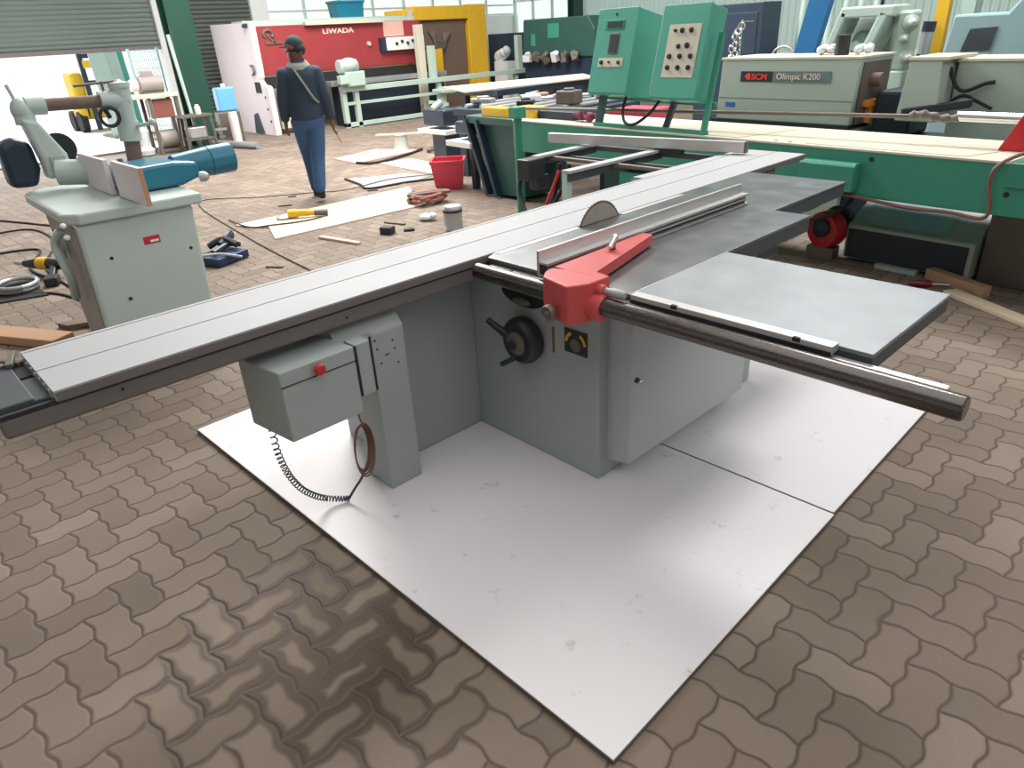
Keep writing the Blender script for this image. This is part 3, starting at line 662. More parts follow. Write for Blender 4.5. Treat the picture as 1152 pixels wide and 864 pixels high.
# slanted end housing and its legs
end = MB().prism([(-1.80, 0.80), (-0.86, 0.84), (-0.93, 0.05), (-1.46, 0.02)], 0.16, 0.62, 'y'); gb(end, 'end_housing', M_greend, GL, 0.006)
for k, o in enumerate((0.0, 0.17)):
    gb(MB().bar((-1.84 + o * 1.2, 0.12, 0.80), (-1.50 + o * 1.0, 0.12, 0.02), 0.05, 0.09, up=(0, 1, 0)), 'slanted_leg', M_navy, GL, 0.004)
gb(MB().box(-1.84, 0.1, 0.76, -0.9, 0.66, 0.84), 'housing_head', M_greend, GL, 0.01)
gb(MB().box(-2.15, 0.15, 0.62, -1.78, 0.5, 0.76), 'drive_motor', M_navy, GL, 0.03)
gb(MB().box(-2.2, 0.05, 0.50, -1.72, 0.45, 0.56), 'drip_tray', M_label, GL, 0.004)
gb(MB().cyl((-2.0, 0.3, 0.0), (-2.0, 0.3, 0.50), 0.05, 14), 'motor_stand', M_navy, GL)
pp = gb(MB().cyl((-0.60, -0.16, 0.0), (-0.60, -0.16, 0.96), 0.040, 20), 'round_post', M_green, GL, 0, True)
gb(MB().box(-0.66, -0.22, 0.90, -0.54, -0.10, 1.0), 'post_head', M_green, pp, 0.004)
gb(MB().box(-1.6, 0.15, 0.84, -1.2, 0.3, 0.93), 'yellow_guide', M_yellow, GL, 0.006)
gb(MB().box(-1.0, 0.15, 0.84, -0.72, 0.32, 0.96), 'yellow_guide', M_yellow, GL, 0.006)
gb(MB().box(-0.85, 0.2, 0.845, -0.2, 0.6, 0.93), 'clamp_block', M_navy, GL, 0.01)
# control panels
TL = R(13.5)
def panel(s0, s1, z0, h, d, nm):
    """local frame: x across, y depth, z up the tilted face"""
    M = GM @ Matrix.Translation((s0, 0.0, z0)) @ Matrix.Rotation(-TL, 4, 'X')
    o = MB().box(0, 0, 0, s1 - s0, d, h).xf(M).build('control_panel', M_greenp, GL, 0.006)
    MB().box(-0.004, -0.004, 0.012, s1 - s0 + 0.004, 0.012, h + 0.004).xf(M).build('panel_door', M_greenp, o, 0.004)
    return o, M
pa, MA = panel(0.19, 0.625, 1.12, 0.66, 0.30, 'a')
W = 0.435
MB().box(0.10, -0.010, 0.50, 0.31, -0.002, 0.575).xf(MA).build('display_frame', M_green, pa, 0.003)
MB().box(0.125, -0.014, 0.515, 0.29, -0.008, 0.56).xf(MA).build('display', M_glassdark, pa)
MB().box(0.165, -0.010, 0.315, 0.275, -0.002, 0.475).xf(MA).build('meter_frame', M_rust, pa, 0.003)
MB().box(0.178, -0.014, 0.33, 0.262, -0.008, 0.462).xf(MA).build('meter', M_glassdark, pa)
MB().box(0.075, -0.008, 0.215, 0.355, -0.002, 0.285).xf(MA).build('label_strip', M_cream, pa)
for x, r, mm in ((0.115, 0.017, M_black), (0.205, 0.009, M_black), (0.31, 0.015, M_greend)): MB().lathe([(r, 0), (r, 0.012), (r * 0.7, 0.018)], (x, -0.008, 0.25), (0, -1, 0), 14).xf(MA).build('button', mm, pa)
MB().lathe([(0.01, 0), (0.01, 0.006)], (0.205, -0.004, 0.615), (0, -1, 0), 12).xf(MA).build('lamp', M_dark, pa)
pb, MBm = panel(0.89, 1.325, 1.10, 0.67, 0.20, 'b')
MB().box(0.085, -0.008, 0.16, 0.385, -0.002, 0.535).xf(MBm).build('button_plate', M_cream, pb)
for x, z, r in ((0.15, 0.49, 0.012), (0.215, 0.49, 0.018), (0.30, 0.49, 0.018), (0.205, 0.38, 0.017), (0.285, 0.385, 0.02), (0.135, 0.31, 0.018), (0.235, 0.31, 0.018), (0.335, 0.31, 0.018), (0.135, 0.23, 0.018), (0.235, 0.23, 0.018), (0.335, 0.23, 0.018)):
    q = MB().lathe([(r, 0), (r, 0.012), (r * 0.75, 0.02), (r * 0.5, 0.021)], (x, -0.008, z), (0, -1, 0), 14).xf(MBm).build('button', M_black, pb)
# panel frame
fr_ = MB()
gb(MB().bar((0.26, 0.06, 0.855), (0.30, 0.10, 1.14), 0.07, 0.03, up=(0, 1, 0)), 'panel_leg', M_greend, GL)
gb(MB().bar((0.98, 0.10, 0.855), (1.07, 0.12, 1.12), 0.045, 0.03, up=(0, 1, 0)), 'panel_leg', M_navy, GL)
gb(MB().bar((1.42, 0.02, 0.855), (1.40, 0.2, 1.55), 0.04, 0.03, up=(0, 1, 0)), 'panel_leg', M_green, GL)
gb(MB().box(0.24, 0.02, 0.855, 1.44, 0.06, 0.885), 'panel_foot_bar', M_green, GL)
gb(MB().bar((0.2, 0.16, 1.085), (1.42, 0.16, 1.06), 0.03, 0.03), 'panel_cross_bar', M_green, GL)
gb(MB().tube(spline([(0.56, 0.10, 1.12), (0.56, 0.05, 0.99), (0.64, 0.0, 0.905), (0.75, 0.0, 0.905), (0.86, 0.05, 0.99), (0.93, 0.1, 1.10)], 8), 0.012, 8), 'panel_cable', M_rubber, GL, 0, True)
# the long pipe lying over the line and the bright tube at its end
pipe = MB().tube([(-4.3, 3.28, 0.952), (-0.62, 3.25, 1.018)], 0.014, 12).tube(spline([(-0.75, 3.25, 1.018), (-0.66, 3.25, 1.03), (-0.55, 3.25, 1.01), (-0.45, 3.25, 1.02)], 5), 0.028, 10, rad=[0.018 + 0.012 * ((k * 7) % 3) / 2 for k in range(16)])
tag(pipe.build('steel_pipe', M_rust, smooth=True), 'thin rusty pipe running above the cream top plates of the green machine', 'pipe')
tag(MB().cyl((-0.47, 3.255, 1.026), (0.6, 3.22, 1.026), 0.031, 22).build('chrome_tube', M_chrome, smooth=True), 'bright chrome tube at the right edge above the green machine', 'tube')
pole = thing('pipe_stand', (-0.12, 3.22, 0.0), 'red bracket holding the chrome tube at the photo\'s right edge', 'bracket')
MB().prism([(-0.19, 0.858), (0.0, 0.858), (0.0, 1.12), (-0.085, 1.10)], 3.14, 3.18, 'y').build('bracket_plate', M_castred, pole, 0.003)
MB().box(-0.03, 3.12, 0.858, 0.3, 3.185, 0.93).build('bracket_foot', M_castred, pole, 0.003)
# maroon cloth / gloves on the plate
m = MB()
for k in range(9): m.ell((-3.66 + 0.035 * k, 3.30 + 0.03 * math.sin(k * 2.1), 0.902 + 0.010 * math.cos(k * 3)), (0.045, 0.03, 0.022 + 0.006 * (k % 3)), 10, 6, (10 * k, 25 * math.sin(k), 40 * k))
tag(m.build('work_glove', mat('maroon_cloth', (140, 70, 88), 0.9, 0, 0.25, 12), smooth=True), 'crumpled maroon glove on the left end of the cream top plate', 'glove')
# red blower casing with a dark side, on the floor by the tank
bw_ = thing('red_blower', (-1.2, 3.25, 0.0), 'round red blower casing below the far corner of the saw table', 'blower')
MB().lathe([(0.02, 0), (0.125, 0.01), (0.135, 0.03), (0.135, 0.12), (0.12, 0.13), (0.02, 0.135)], (-1.19, 3.2, 0.21), (0.25, 1, 0), 30).build('casing', M_castred, bw_, smooth=True)
MB().lathe([(0.07, 0), (0.07, 0.02), (0.05, 0.04), (0.01, 0.045)], (-1.185, 3.2, 0.235), (-0.25, -1, 0), 24).build('inlet_ring', M_navy, bw_, smooth=True)
MB().box(-1.28, 3.2, 0.0, -1.08, 3.32, 0.09).build('foot', M_rust, bw_, 0.005)
MB().lathe([(0.10, 0), (0.125, 0.01), (0.125, 0.06), (0.1, 0.07)], (-1.15, 3.36, 0.24), (0.25, 1, 0), 26).build('motor', M_navy, bw_, smooth=True)

# ================================================================== EDGE BANDER (two pale olive hoods)
EM = Matrix.Translation((-2.87, 4.42, 0)) @ Matrix.Rotation(R(-4.5), 4, 'Z')
EB = thing('edge_bander', tuple(EM @ Vector((1.2, 0.4, 0))), 'pale olive edge banding machine with a name strip, behind the green line', 'machine')
def eb_(mb, name, m, parent, bevel=0.0, smooth=False): return mb.xf(EM).build(name, m, parent, bevel, smooth)
eb_(MB().box(-0.05, 0.0, 0.0, 1.32, 0.6, 0.76), 'base', M_olive, EB, 0.006)
hd = eb_(MB().prism([(0, 0.79), (1.31, 0.79), (1.34, 1.30), (0.03, 1.30)], 0.0, 0.55, 'y'), 'hood', M_olive, EB, 0.008)
eb_(MB().box(0.02, -0.008, 1.297, 1.35, 0.56, 1.318), 'top_lid', M_cream, hd, 0.004)
eb_(MB().box(0.0, -0.002, 0.975, 1.32, 0.0, 0.980), 'hood_seam', M_rust, hd)
eb_(MB().box(-0.05, -0.01, 0.76, 1.32, 0.3, 0.79), 'hood_gap', M_dark, EB)
sg = eb_(MB().box(0.24, -0.006, 1.12, 0.80, 0.0, 1.205), 'name_strip', M_dkbox, hd)
eb_(MB().box(0.57, -0.008, 1.12, 1.105, -0.001, 1.205), 'grey_strip', mat('slate_grey_strip', (104, 118, 122), 0.5, 0, 0.03), hd)
XD = (EM.to_3x3() @ Vector((1, 0, 0))); UP = Vector((0, 0, 1))
text('SCM', 'red_lettering', EM @ Vector((0.355, -0.010, 1.138)), 0.066, XD, UP, M_textr, hd, 0.003, bold=0.002, sx=1.25)
m = MB(); m.prism([(0.285, 1.162), (0.315, 1.188), (0.345, 1.188), (0.345, 1.136), (0.315, 1.136)], -0.011, -0.008, 'y'); eb_(m, 'emblem', M_textr, hd)
text('Olimpic K200', 'name_lettering', EM @ Vector((0.605, -0.012, 1.142)), 0.070, XD, UP, M_textw, hd, 0.003, sx=1.05)
eb_(MB().box(0.10, -0.003, 0.90, 0.20, 0.0, 0.94), 'blue_sticker', mat('blue_sticker', (50, 100, 190), 0.5), hd)
# open end with fittings
eb_(MB().box(1.335, 0.05, 0.80, 1.345, 0.5, 1.27), 'end_opening', M_rust, hd)
eb_(MB().cyl((1.33, 0.22, 1.13), (1.43, 0.22, 1.13), 0.055, 16), 'end_roller', M_brown, hd)
eb_(MB().box(1.33, 0.12, 0.93, 1.40, 0.3, 0.98).box(1.335, 0.18, 0.80, 1.39, 0.28, 0.94), 'orange_guide', M_orange, hd, 0.004)
h2 = eb_(MB().prism([(1.70, 0.86), (2.0, 0.86), (1.97, 1.29), (1.74, 1.29)], -0.06, 0.4, 'y'), 'hood', M_olive, EB, 0.008)
eb_(MB().box(1.73, -0.07, 1.288, 2.02, 0.42, 1.312), 'top_lid', M_cream, h2, 0.004)
h3 = eb_(MB().box(2.0, 0.15, 0.70, 3.4, 0.6, 1.27), 'hood', M_olive, EB, 0.008)
eb_(MB().box(1.99, 0.14, 1.265, 3.4, 0.61, 1.287), 'top_lid', M_cream, h3, 0.004)
eb_(MB().box(2.52, 0.10, 0.78, 2.9, 0.15, 1.20), 'dark_window', M_black, h3, 0.01)
eb_(MB().tube(spline([(1.97, 0.10, 1.23), (2.03, 0.08, 1.12), (2.1, 0.09, 1.07), (2.22, 0.11, 1.12), (2.28, 0.13, 1.13)], 7), 0.014, 8), 'hose', M_rubber, h3, 0, True)
eb_(MB().tube(spline([(2.0, 0.10, 0.98), (2.1, 0.09, 1.04), (2.2, 0.1, 1.0), (2.3, 0.12, 0.95)], 7), 0.012, 8), 'hose', M_rubber, h3, 0, True)
eb_(MB().box(1.32, 0.05, 0.0, 3.4, 0.6, 0.70), 'base', M_navy, EB, 0.01)
eb_(MB().box(1.40, 0.2, 0.70, 1.70, 0.6, 1.05), 'feed_unit', M_dkbox, EB, 0.03)
eb_(MB().bar((1.75, -0.05, 0.92), (2.2, 0.0, 1.0), 0.08, 0.06), 'guide_arm', M_dkbox, EB, 0.01)
# things standing on the bander's hood
for p, r, nm in (((0.89, 0.25), 0.10, 'left'), ((1.21, 0.25), 0.085, 'right')):
    m = MB()
    for k in range(5): m.ell(EM @ Vector((p[0] + 0.05 * math.cos(k * 2.2), p[1] + 0.05 * math.sin(k * 2.2), 1.357 + 0.01 * (k % 2))), (r * 0.5, r * 0.4, 0.033), 10, 6, (0, 10 * k, 50 * k))
    tag(m.build('white_bag', M_bag, smooth=True), 'crumpled white bag on the %s of the black canister on the bander' % nm, 'bag')
m = MB().lathe([(0.055, 0), (0.058, 0.01), (0.055, 0.15), (0.045, 0.155)], EM @ Vector((1.06, 0.2, 1.318)), (0, 0, 1), 20)
tag(m.build('canister', M_black, smooth=True), 'black canister between two white bags on the bander\'s cream top', 'canister')

# ================================================================== MACHINES ALONG THE FAR WALL, RIGHT HALF
pf = thing('press_frame_machine', (-2.3, 6.9, 0), 'pale green machine with a tall open frame behind the edge bander', 'machine')
fr = MB(); P = [(-2.86, 1.10), (-2.70, 1.60), (-2.62, 1.68), (-2.16, 1.68), (-2.19, 1.62), (-2.42, 1.10)]; 
fr.bar((-2.90, 6.7, 1.0), (-2.68, 6.7, 1.64), 0.09, 0.4, up=(0, 1, 0)); fr.bar((-2.50, 6.7, 1.0), (-2.26, 6.7, 1.62), 0.10, 0.4, up=(0, 1, 0))
fr.box(-2.72, 6.5, 1.57, -2.16, 6.9, 1.68)
fr.build('frame', M_frame, pf, 0.02)
MB().box(-3.0, 6.6, 0.0, -2.0, 7.4, 1.05).build('base', M_frame, pf, 0.02)
MB().box(-2.75, 6.95, 1.0, -2.3, 7.1, 1.58).build('back_plate', M_olive, pf, 0.02)
MB().ell((-2.55, 6.8, 1.33), (0.12, 0.1, 0.12)).cyl((-2.55, 6.6, 1.3), (-2.55, 6.9, 1.3), 0.05).build('spindle_head', M_frame, pf, smooth=True)
sf = MB().box(-2.18, 6.65, 1.05, -2.02, 6.9, 1.62).build('side_housing', M_frame, pf, 0.03)
for z_, r_, o_ in ((1.18, 0.07, 0.0), (1.36, 0.05, 0.05), (1.50, 0.08, 0.02)): MB().lathe([(r_, 0), (r_, 0.05), (r_ * 0.6, 0.07), (r_ * 0.4, 0.16), (0.02, 0.17)], (-2.02 - o_, 6.64, z_), (0.5, -0.8, 0), 16).build('side_fitting', M_olive, sf, smooth=True)
MB().tube(spline([(-3.05, 6.7, 1.75), (-3.12, 6.6, 1.5), (-3.05, 6.6, 1.3), (-2.95, 6.7, 1.1)], 6), 0.035, 10).build('hose', M_frame, pf, smooth=True)
bbm = MB().bar((-3.02, 5.9, 0.0), (-2.55, 5.9, 2.3), 0.22, 0.10, up=(0, 1, 0)).build('blue_girder', M_blue, bevel=0.004)
tag(bbm, 'slanted blue girder leaning up behind the edge bander', 'girder')
bc = thing('pale_blue_cabinet', (-1.1, 6.3, 0), 'pale blue machine cabinet with a dark window in the top right corner', 'cabinet')
MB().prism([(-1.52, 0.0), (-0.2, 0.0), (-0.2, 1.95), (-0.95, 1.68), (-1.03, 1.56), (-1.46, 1.56), (-1.5, 1.2)], 6.05, 6.7, 'y').build('body', M_cabblue, bc, 0.02)
MB().prism([(-1.345, 1.255), (-1.11, 1.262), (-1.085, 1.45), (-1.30, 1.44)], 6.035, 6.05, 'y').build('window', M_glassdark, bc)
MB().box(-1.36, 6.038, 1.205, -1.28, 6.05, 1.225).build('red_label', M_castred, bc)
MB().box(-1.22, 6.038, 1.20, -1.12, 6.05, 1.23).build('white_label', M_label, bc)
MB().box(-0.80, 6.04, 1.18, -0.75, 6.06, 1.40).build('orange_strip', M_orange, bc)
for x, mm, lb in ((-1.86, M_yellow, 'yellow post just left of the pale blue cabinet'), (-1.62, M_frame, 'grey green post between the yellow one and the pale blue cabinet')):
    p = thing('guard_post', (x, 7.0, 0), lb, 'post'); MB().box(x - 0.06, 6.95, 0, x + 0.06, 7.05, 2.4).build('upright', mm, p, 0.004); MB().box(x - 0.12, 6.9, 0, x + 0.12, 7.1, 0.02).build('foot_plate', mm, p)
cy = thing('filter_cylinder', (-1.83, 6.45, 0), 'striped grey filter cylinder with black bands in front of the yellow post', 'filter')
MB().cyl((-1.84, 6.45, 0.0), (-1.80, 6.45, 1.22), 0.055, 18).build('stand', M_black, cy, smooth=True)
MB().cyl((-1.80, 6.45, 1.20), (-1.79, 6.45, 1.42), 0.055, 18).build('glass_body', M_tin, cy, smooth=True)
MB().cyl((-1.79, 6.45, 1.42), (-1.785, 6.45, 1.51), 0.06, 18).build('cap', M_dkbox, cy, smooth=True)
nc = thing('navy_cabinet', (-4.75, 8.2, 0), 'dark navy tall cabinet behind the right control panel', 'cabinet')
MB().box(-5.45, 8.0, 0, -4.43, 8.5, 1.82).build('body', M_navy, nc, 0.01)
MB().box(-5.0, 7.99, 0.3, -4.5, 8.0, 1.7).build('door', M_navy, nc, 0.004)
MB().box(-4.75, 7.985, 1.58, -4.55, 7.992, 1.60).build('handle', M_rust, nc)
ch = MB()
for k in range(9):
    c0 = Vector((-4.55 + 0.03 * (k % 3) + 0.012 * k, 7.4 - 0.0 * k, 1.1 + 0.055 * k)); pts = [c0 + Vector((0.035 * math.cos(a_ * math.pi / 6), 0.02 * math.sin(a_ * math.pi / 6 + k), 0.045 * math.sin(a_ * math.pi / 6))) for a_ in range(13)]
    ch.tube(pts, 0.012, 6)
ch.tube([(-4.4, 7.42, 0.0), (-4.4, 7.42, 1.62)], 0.012, 8)
tag(ch.build('chain', M_chrome, smooth=True), 'bright chain bundle on a rod in front of the navy cabinet', 'chain')
gt = thing('grey_rack', (-3.9, 8.6, 0), 'pale green pipe rack between the navy cabinet and the blue girder', 'rack')
for k in range(6): MB().cyl((-4.25 + 0.2 * k, 8.6, 0.0), (-4.2 + 0.2 * k, 8.75, 2.4), 0.04, 12).build('pipe', M_frame, gt, smooth=True)
MB().bar((-4.3, 8.55, 1.2), (-3.1, 8.55, 1.15), 0.05, 0.07).build('cross_bar', M_frame, gt)
MB().tube(spline([(-4.2, 7.9, 1.1), (-4.15, 7.9, 1.22), (-4.02, 7.9, 1.27), (-3.9, 7.9, 1.2), (-3.88, 7.9, 1.0)], 6), 0.016, 8).build('wire_loop', M_tin, gt, smooth=True)
for x, y, r, mm, lb in ((-3.55, 9.6, 0.05, M_navy, 'dark upright pipe against the ribbed wall, right of the pipe rack'), (-2.05, 8.6, 0.06, M_cabblue, 'blue grey upright tube behind the pale green press frame'), (-0.9, 8.2, 0.07, M_frame, 'pale green tube standing behind the pale blue cabinet')):
    p = thing('wall_pipe', (x, y, 0), lb, 'pipe', 'upright pipes by the ribbed wall'); MB().cyl((x, y, 0.02), (x + 0.05, y, 3.2), r, 14).build('tube', mm, p, smooth=True); MB().box(x - 0.12, y - 0.12, 0, x + 0.12, y + 0.12, 0.02).build('foot_plate', mm, p)
dm = thing('dark_green_machine', (-11.2, 11.3, 0), 'big dark green machine hood left of the tilted control panels, against the ribbed wall', 'machine')
MB().prism([(-12.2, 1.05), (-10.0, 1.05), (-9.95, 1.60), (-10.15, 1.86), (-12.15, 1.86)], 11.0, 12.0, 'y').build('hood', M_greend, dm, 0.03)
MB().box(-12.2, 11.05, 0, -10.0, 12.0, 1.06).build('base', M_navy, dm, 0.02)
MB().box(-11.35, 10.985, 1.45, -11.0, 11.0, 1.75).build('hatch', M_green, dm, 0.01); MB().box(-11.9, 10.985, 1.3, -11.75, 11.0, 1.55).build('hatch', M_green, dm, 0.01)
for k in range(6): MB().obox((-11.95 + 0.3 * k, 10.9, 1.04 + 0.03 * (k % 2)), (0.22, 0.14, 0.16), (20 * (k % 3), 25 * k, 30 * k)).obox((-11.9 + 0.3 * k, 10.88, 1.12), (0.12, 0.1, 0.12), (30, 15 * k, 50 * k)).build('wrapped_fitting', M_bag if k % 3 == 0 else M_rust, dm, 0.02)
dn = thing('navy_locker', (-14.0, 12.5, 0), 'low blue grey locker beside the yellow machine', 'cabinet')
MB().box(-14.75, 12.2, 0, -13.4, 12.9, 1.60).build('body', M_navy, dn, 0.02); MB().box(-14.7, 12.185, 0.2, -13.5, 12.2, 1.5).build('door', M_navy, dn, 0.004)
m = MB()
for k in range(4): m.ell((-13.9 + 0.1 * k, 11.8, 1.05 + 0.05 * k), (0.16, 0.12, 0.16 - 0.02 * k), 10, 6, (20 * k, 10, 40 * k))
m.box(-14.0, 11.7, 0, -13.5, 12.0, 0.95)
tag(m.build('wrapped_bundle', M_bag, smooth=True), 'pale wrapped bundle between the yellow machine and the blue grey locker', 'bundle')

# ================================================================== YELLOW MACHINE
ym = thing('yellow_machine', (-14.4, 10.4, 0), 'yellow framed machine with brown panels behind the pale frame', 'machine')
MB().prism([(8.95, 0), (11.55, 0), (11.55, 2.30), (8.95, 2.22)], -14.8, -14.3, 'x').build('back', M_yellow, ym, 0.01)
m = MB()
m.box(-14.3, 8.95, 0, -14.05, 9.25, 2.22).box(-14.3, 10.95, 0, -14.05, 11.55, 2.30).box(-14.3, 9.25, 1.98, -14.05, 10.95, 2.28); m.build('frame', M_yellow, ym, 0.02)
MB().box(-14.3, 9.28, 0, -14.15, 10.9, 1.97).build('brown_panel', M_brown, ym, 0.01)
MB().box(-14.2, 9.6, 0, -14.0, 10.0, 1.35).build('yellow_door', M_yellow, ym, 0.01)
for k in range(4): MB().tube(spline([(-14.1, 9.7 + 0.05 * k, 1.75), (-14.05, 9.85, 1.55 - 0.05 * k), (-14.05, 10.1, 1.5 - 0.04 * k), (-14.1, 10.35 - 0.06 * k, 1.7)], 6), 0.03, 8).build('dark_hose', M_rust, ym, smooth=True)
MB().box(-14.04, 9.05, 2.0, -14.0, 9.2, 2.2).build('cream_cap', M_cream, ym)

# ================================================================== RED AND WHITE SHEAR
sh = thing('guillotine_shear', (-14.0, 6.9, 0), 'red and white sheet metal shear with LIWADA on its front, against the left wall', 'machine')
P = [(-15.2, 0.0), (-13.1, 0.0), (-13.1, 0.88), (-13.16, 0.93), (-13.34, 0.95), (-13.42, 1.02), (-13.38, 1.08), (-13.36, 1.18), (-13.36, 2.05), (-15.2, 2.08)]
ef = MB().prism(P, 4.83, 4.95, 'y').build('end_frame', M_shwhite, sh, 0.01)
MB().box(-13.62, 4.82, 0.80, -13.38, 4.83, 1.0).build('throat_opening', M_dark, ef)
for x, z in ((-13.27, 0.72), (-13.25, 0.50), (-13.22, 0.27)): MB().lathe([(0.025, 0), (0.025, 0.01)], (x, 4.83, z), (0, -1, 0), 12).build('bolt', M_navy, ef)
MB().tube(spline([(-13.62, 4.81, 1.30), (-13.52, 4.80, 1.27), (-13.50, 4.80, 1.18), (-13.58, 4.80, 1.13)], 6), 0.022, 8).build('lifting_hook', M_rust, ef, smooth=True)
MB().cyl((-13.55, 4.80, 2.0), (-13.45, 4.80, 2.0), 0.04).build('pin', M_navy, ef)
MB().prism([(-13.98, 0.02), (-13.6, 0.02), (-13.75, 0.42), (-13.9, 0.38)], 4.80, 4.83, 'y').build('dark_guard', M_navy, ef, 0.006)
fb_ = MB().prism([(-13.75, 1.10), (-13.5, 1.10), (-13.5, 1.985), (-13.75, 1.985)], 4.95, 9.0, 'y').build('front_beam', M_shred, sh, 0.01)
MB().box(-13.52, 6.05, 1.965, -13.40, 7.95, 2.03).build('top_channel', M_cream, fb_, 0.005)
MB().box(-13.8, 4.95, 1.985, -13.55, 8.9, 2.06).build('top_rail', M_frame, fb_, 0.005)
text('LIWADA', 'name_lettering', (-13.497, 6.46, 1.80), 0.135, (0, 1, 0), (0, 0, 1), M_textw, fb_, 0.006, bold=0.003, sx=1.45)
# the maker's emblem, a dark curl over a bar
em = MB(); pts = [(-13.493, 5.24 + 0.10 * math.cos(a_), 1.84 + 0.075 * math.sin(a_)) for a_ in [k * math.pi / 8 for k in range(-2, 11)]]
em.tube(pts, 0.03, 8); em.bar((-13.493, 5.20, 1.83), (-13.493, 5.36, 1.68), 0.03, 0.03); em.bar((-13.493, 5.15, 1.68), (-13.493, 5.52, 1.69), 0.03, 0.05)
em.build('emblem', M_rust, fb_, smooth=True)
cb = MB().box(-13.5, 7.95, 1.40, -13.36, 8.98, 1.66).build('control_strip', M_label, fb_, 0.01)
for k in range(5): MB().lathe([(0.035, 0), (0.03, 0.03)], (-13.36, 8.2 + 0.15 * k, 1.53 + 0.04 * (k % 2)), (1, 0, 0), 12).build('button', M_navy, cb)
MB().box(-13.5, 7.82, 1.38, -13.40, 7.95, 1.66).build('strip_end', M_navy, fb_)
MB().box(-13.5, 7.98, 1.68, -13.485, 8.52, 1.98).build('pale_panel', mat('pale_pink_panel', (216, 170, 158), 0.6, 0, 0.05), fb_)
MB().lathe([(0.045, 0), (0.04, 0.05)], (-13.5, 7.55, 1.56), (1, 0, 0), 14).build('knob', M_cream, fb_)
MB().box(-13.85, 4.95, 0.86, -13.35, 9.0, 1.06).build('blade_gap', M_dark, sh)
MB().box(-13.45, 6.2, 0.80, -13.02, 9.3, 0.90).build('bed', M_tin, sh, 0.01)
MB().box(-13.40, 6.4, 0.0, -13.15, 9.3, 0.78).build('apron', M_dkbox, sh, 0.01)
MB().box(-13.3, 5.05, 0.1, -13.2, 5.5, 0.86).build('side_box', M_cream, sh, 0.01)
wp = MB().box(-13.01, 8.42, 0.0, -12.87, 8.60, 1.88); tag(wp.build('white_post', M_cream, bevel=0.01), 'cream upright at the right end of the red shear', 'post')

# pale green support frame in front of the shear
pfm = thing('support_frame', (-12.7, 9.0, 0), 'long pale green steel frame on legs in front of the red shear', 'frame')
m = MB().box(-12.75, 6.2, 0.70, -12.60, 13.4, 0.80); m.build('top_rail', M_frame, pfm, 0.005)
MB().box(-12.72, 6.25, 0.44, -12.66, 9.4, 0.50).build('middle_rail', M_frame, pfm, 0.004)
MB().box(-12.74, 6.2, 0.02, -12.64, 9.6, 0.10).build('bottom_rail', M_frame, pfm, 0.004)
for y in (6.25, 6.55, 8.75, 11.2, 13.2): MB().box(-12.74, y - 0.05, 0, -12.64, y + 0.05, 0.72).build('leg', M_frame, pfm, 0.004)
MB().box(-12.85, 8.63, 0.78, -12.72, 8.77, 1.45).build('upright', M_frame, pfm, 0.004)
MB().box(-12.85, 11.35, 0.78, -12.72, 11.5, 1.55).build('upright', M_frame, pfm, 0.004)
MB().box(-12.4, 8.5, 0.0, -12.28, 8.62, 0.62).build('front_leg', M_frame, pfm, 0.004)
MB().box(-12.5, 8.4, 0.50, -12.1, 8.9, 0.58).build('foot_rest', M_frame, pfm, 0.02)
MB().bar((-12.7, 8.45, 0.30), (-12.2, 8.6, 0.25), 0.07, 0.07).build('brace', M_frame, pfm, 0.004)
mu = MB().box(-12.80, 6.28, 0.80, -12.5, 6.72, 1.08).cyl((-12.65, 6.2, 1.18), (-12.65, 6.62, 1.18), 0.13, 18).build('drive_unit', M_frame, pfm, 0.02)
MB().ell((-12.6, 6.42, 1.20), (0.14, 0.22, 0.14)).build('gearbox', M_frame, mu, smooth=True)
MB().box(-12.6, 6.1, 0.86, -12.45, 6.3, 1.02).build('junction_box', M_frame, mu, 0.01)

# blue crate and ledge above the shear
tag(MB().box(-14.4, 4.95, 2.065, -13.9, 8.9, 2.10).build('ledge_plank', M_frame), 'pale ledge running along the top of the red shear', 'ledge')
bcx = thing('blue_crate', (-14.2, 7.5, 2.10), 'blue crate standing on top of the red shear, before the windows', 'crate')
m = MB().prism([(7.22, 2.10), (7.84, 2.10), (7.88, 2.42), (7.18, 2.42)], -14.38, -13.98, 'x'); m.build('body', M_teal, bcx, 0.01)
MB().box(-14.4, 7.16, 2.38, -13.96, 7.90, 2.43).build('rim', M_teal, bcx, 0.01)

# ================================================================== SPINDLE MOULDER (left) with its power feeder
SM = thing('spindle_moulder', (-3.75, -0.8, 0), 'pale grey green spindle moulder with white fence boards and teal hood', 'machine')
bd = MB(); bd.rings([[(-3.95, -1.06, 0.0), (-3.24, -1.12, 0.0), (-3.24, -0.52, 0.0), (-3.95, -0.52, 0.0)], [(-4.22, -1.04, 0.86), (-3.22, -1.10, 0.86), (-3.22, -0.49, 0.86), (-4.22, -0.49, 0.86)]])
body = bd.build('body', M_shaper, SM, 0.02)
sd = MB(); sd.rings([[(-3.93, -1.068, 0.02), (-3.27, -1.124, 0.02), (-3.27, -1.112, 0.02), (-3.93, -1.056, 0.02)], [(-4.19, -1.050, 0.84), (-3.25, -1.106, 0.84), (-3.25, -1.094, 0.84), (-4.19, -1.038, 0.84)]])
sd.build('side_face', M_shaperside, body)  # thin overlay on the side, browner than the body
MB().box(-3.235, -0.80, 0.69, -3.222, -0.71, 0.735).build('red_badge', M_castred, body, 0.003)
MB().box(-3.2215, -0.765, 0.70, -3.219, -0.72, 0.712).build('badge_mark', M_label, body)
for y, z in ((-0.98, 0.66), (-0.95, 0.42), (-0.60, 0.76), (-0.56, 0.62)): MB().lathe([(0.010, 0), (0.010, 0.004)], (-3.2275, y, z), (1, 0, 0), 10).build('screw_hole', M_dark, body)
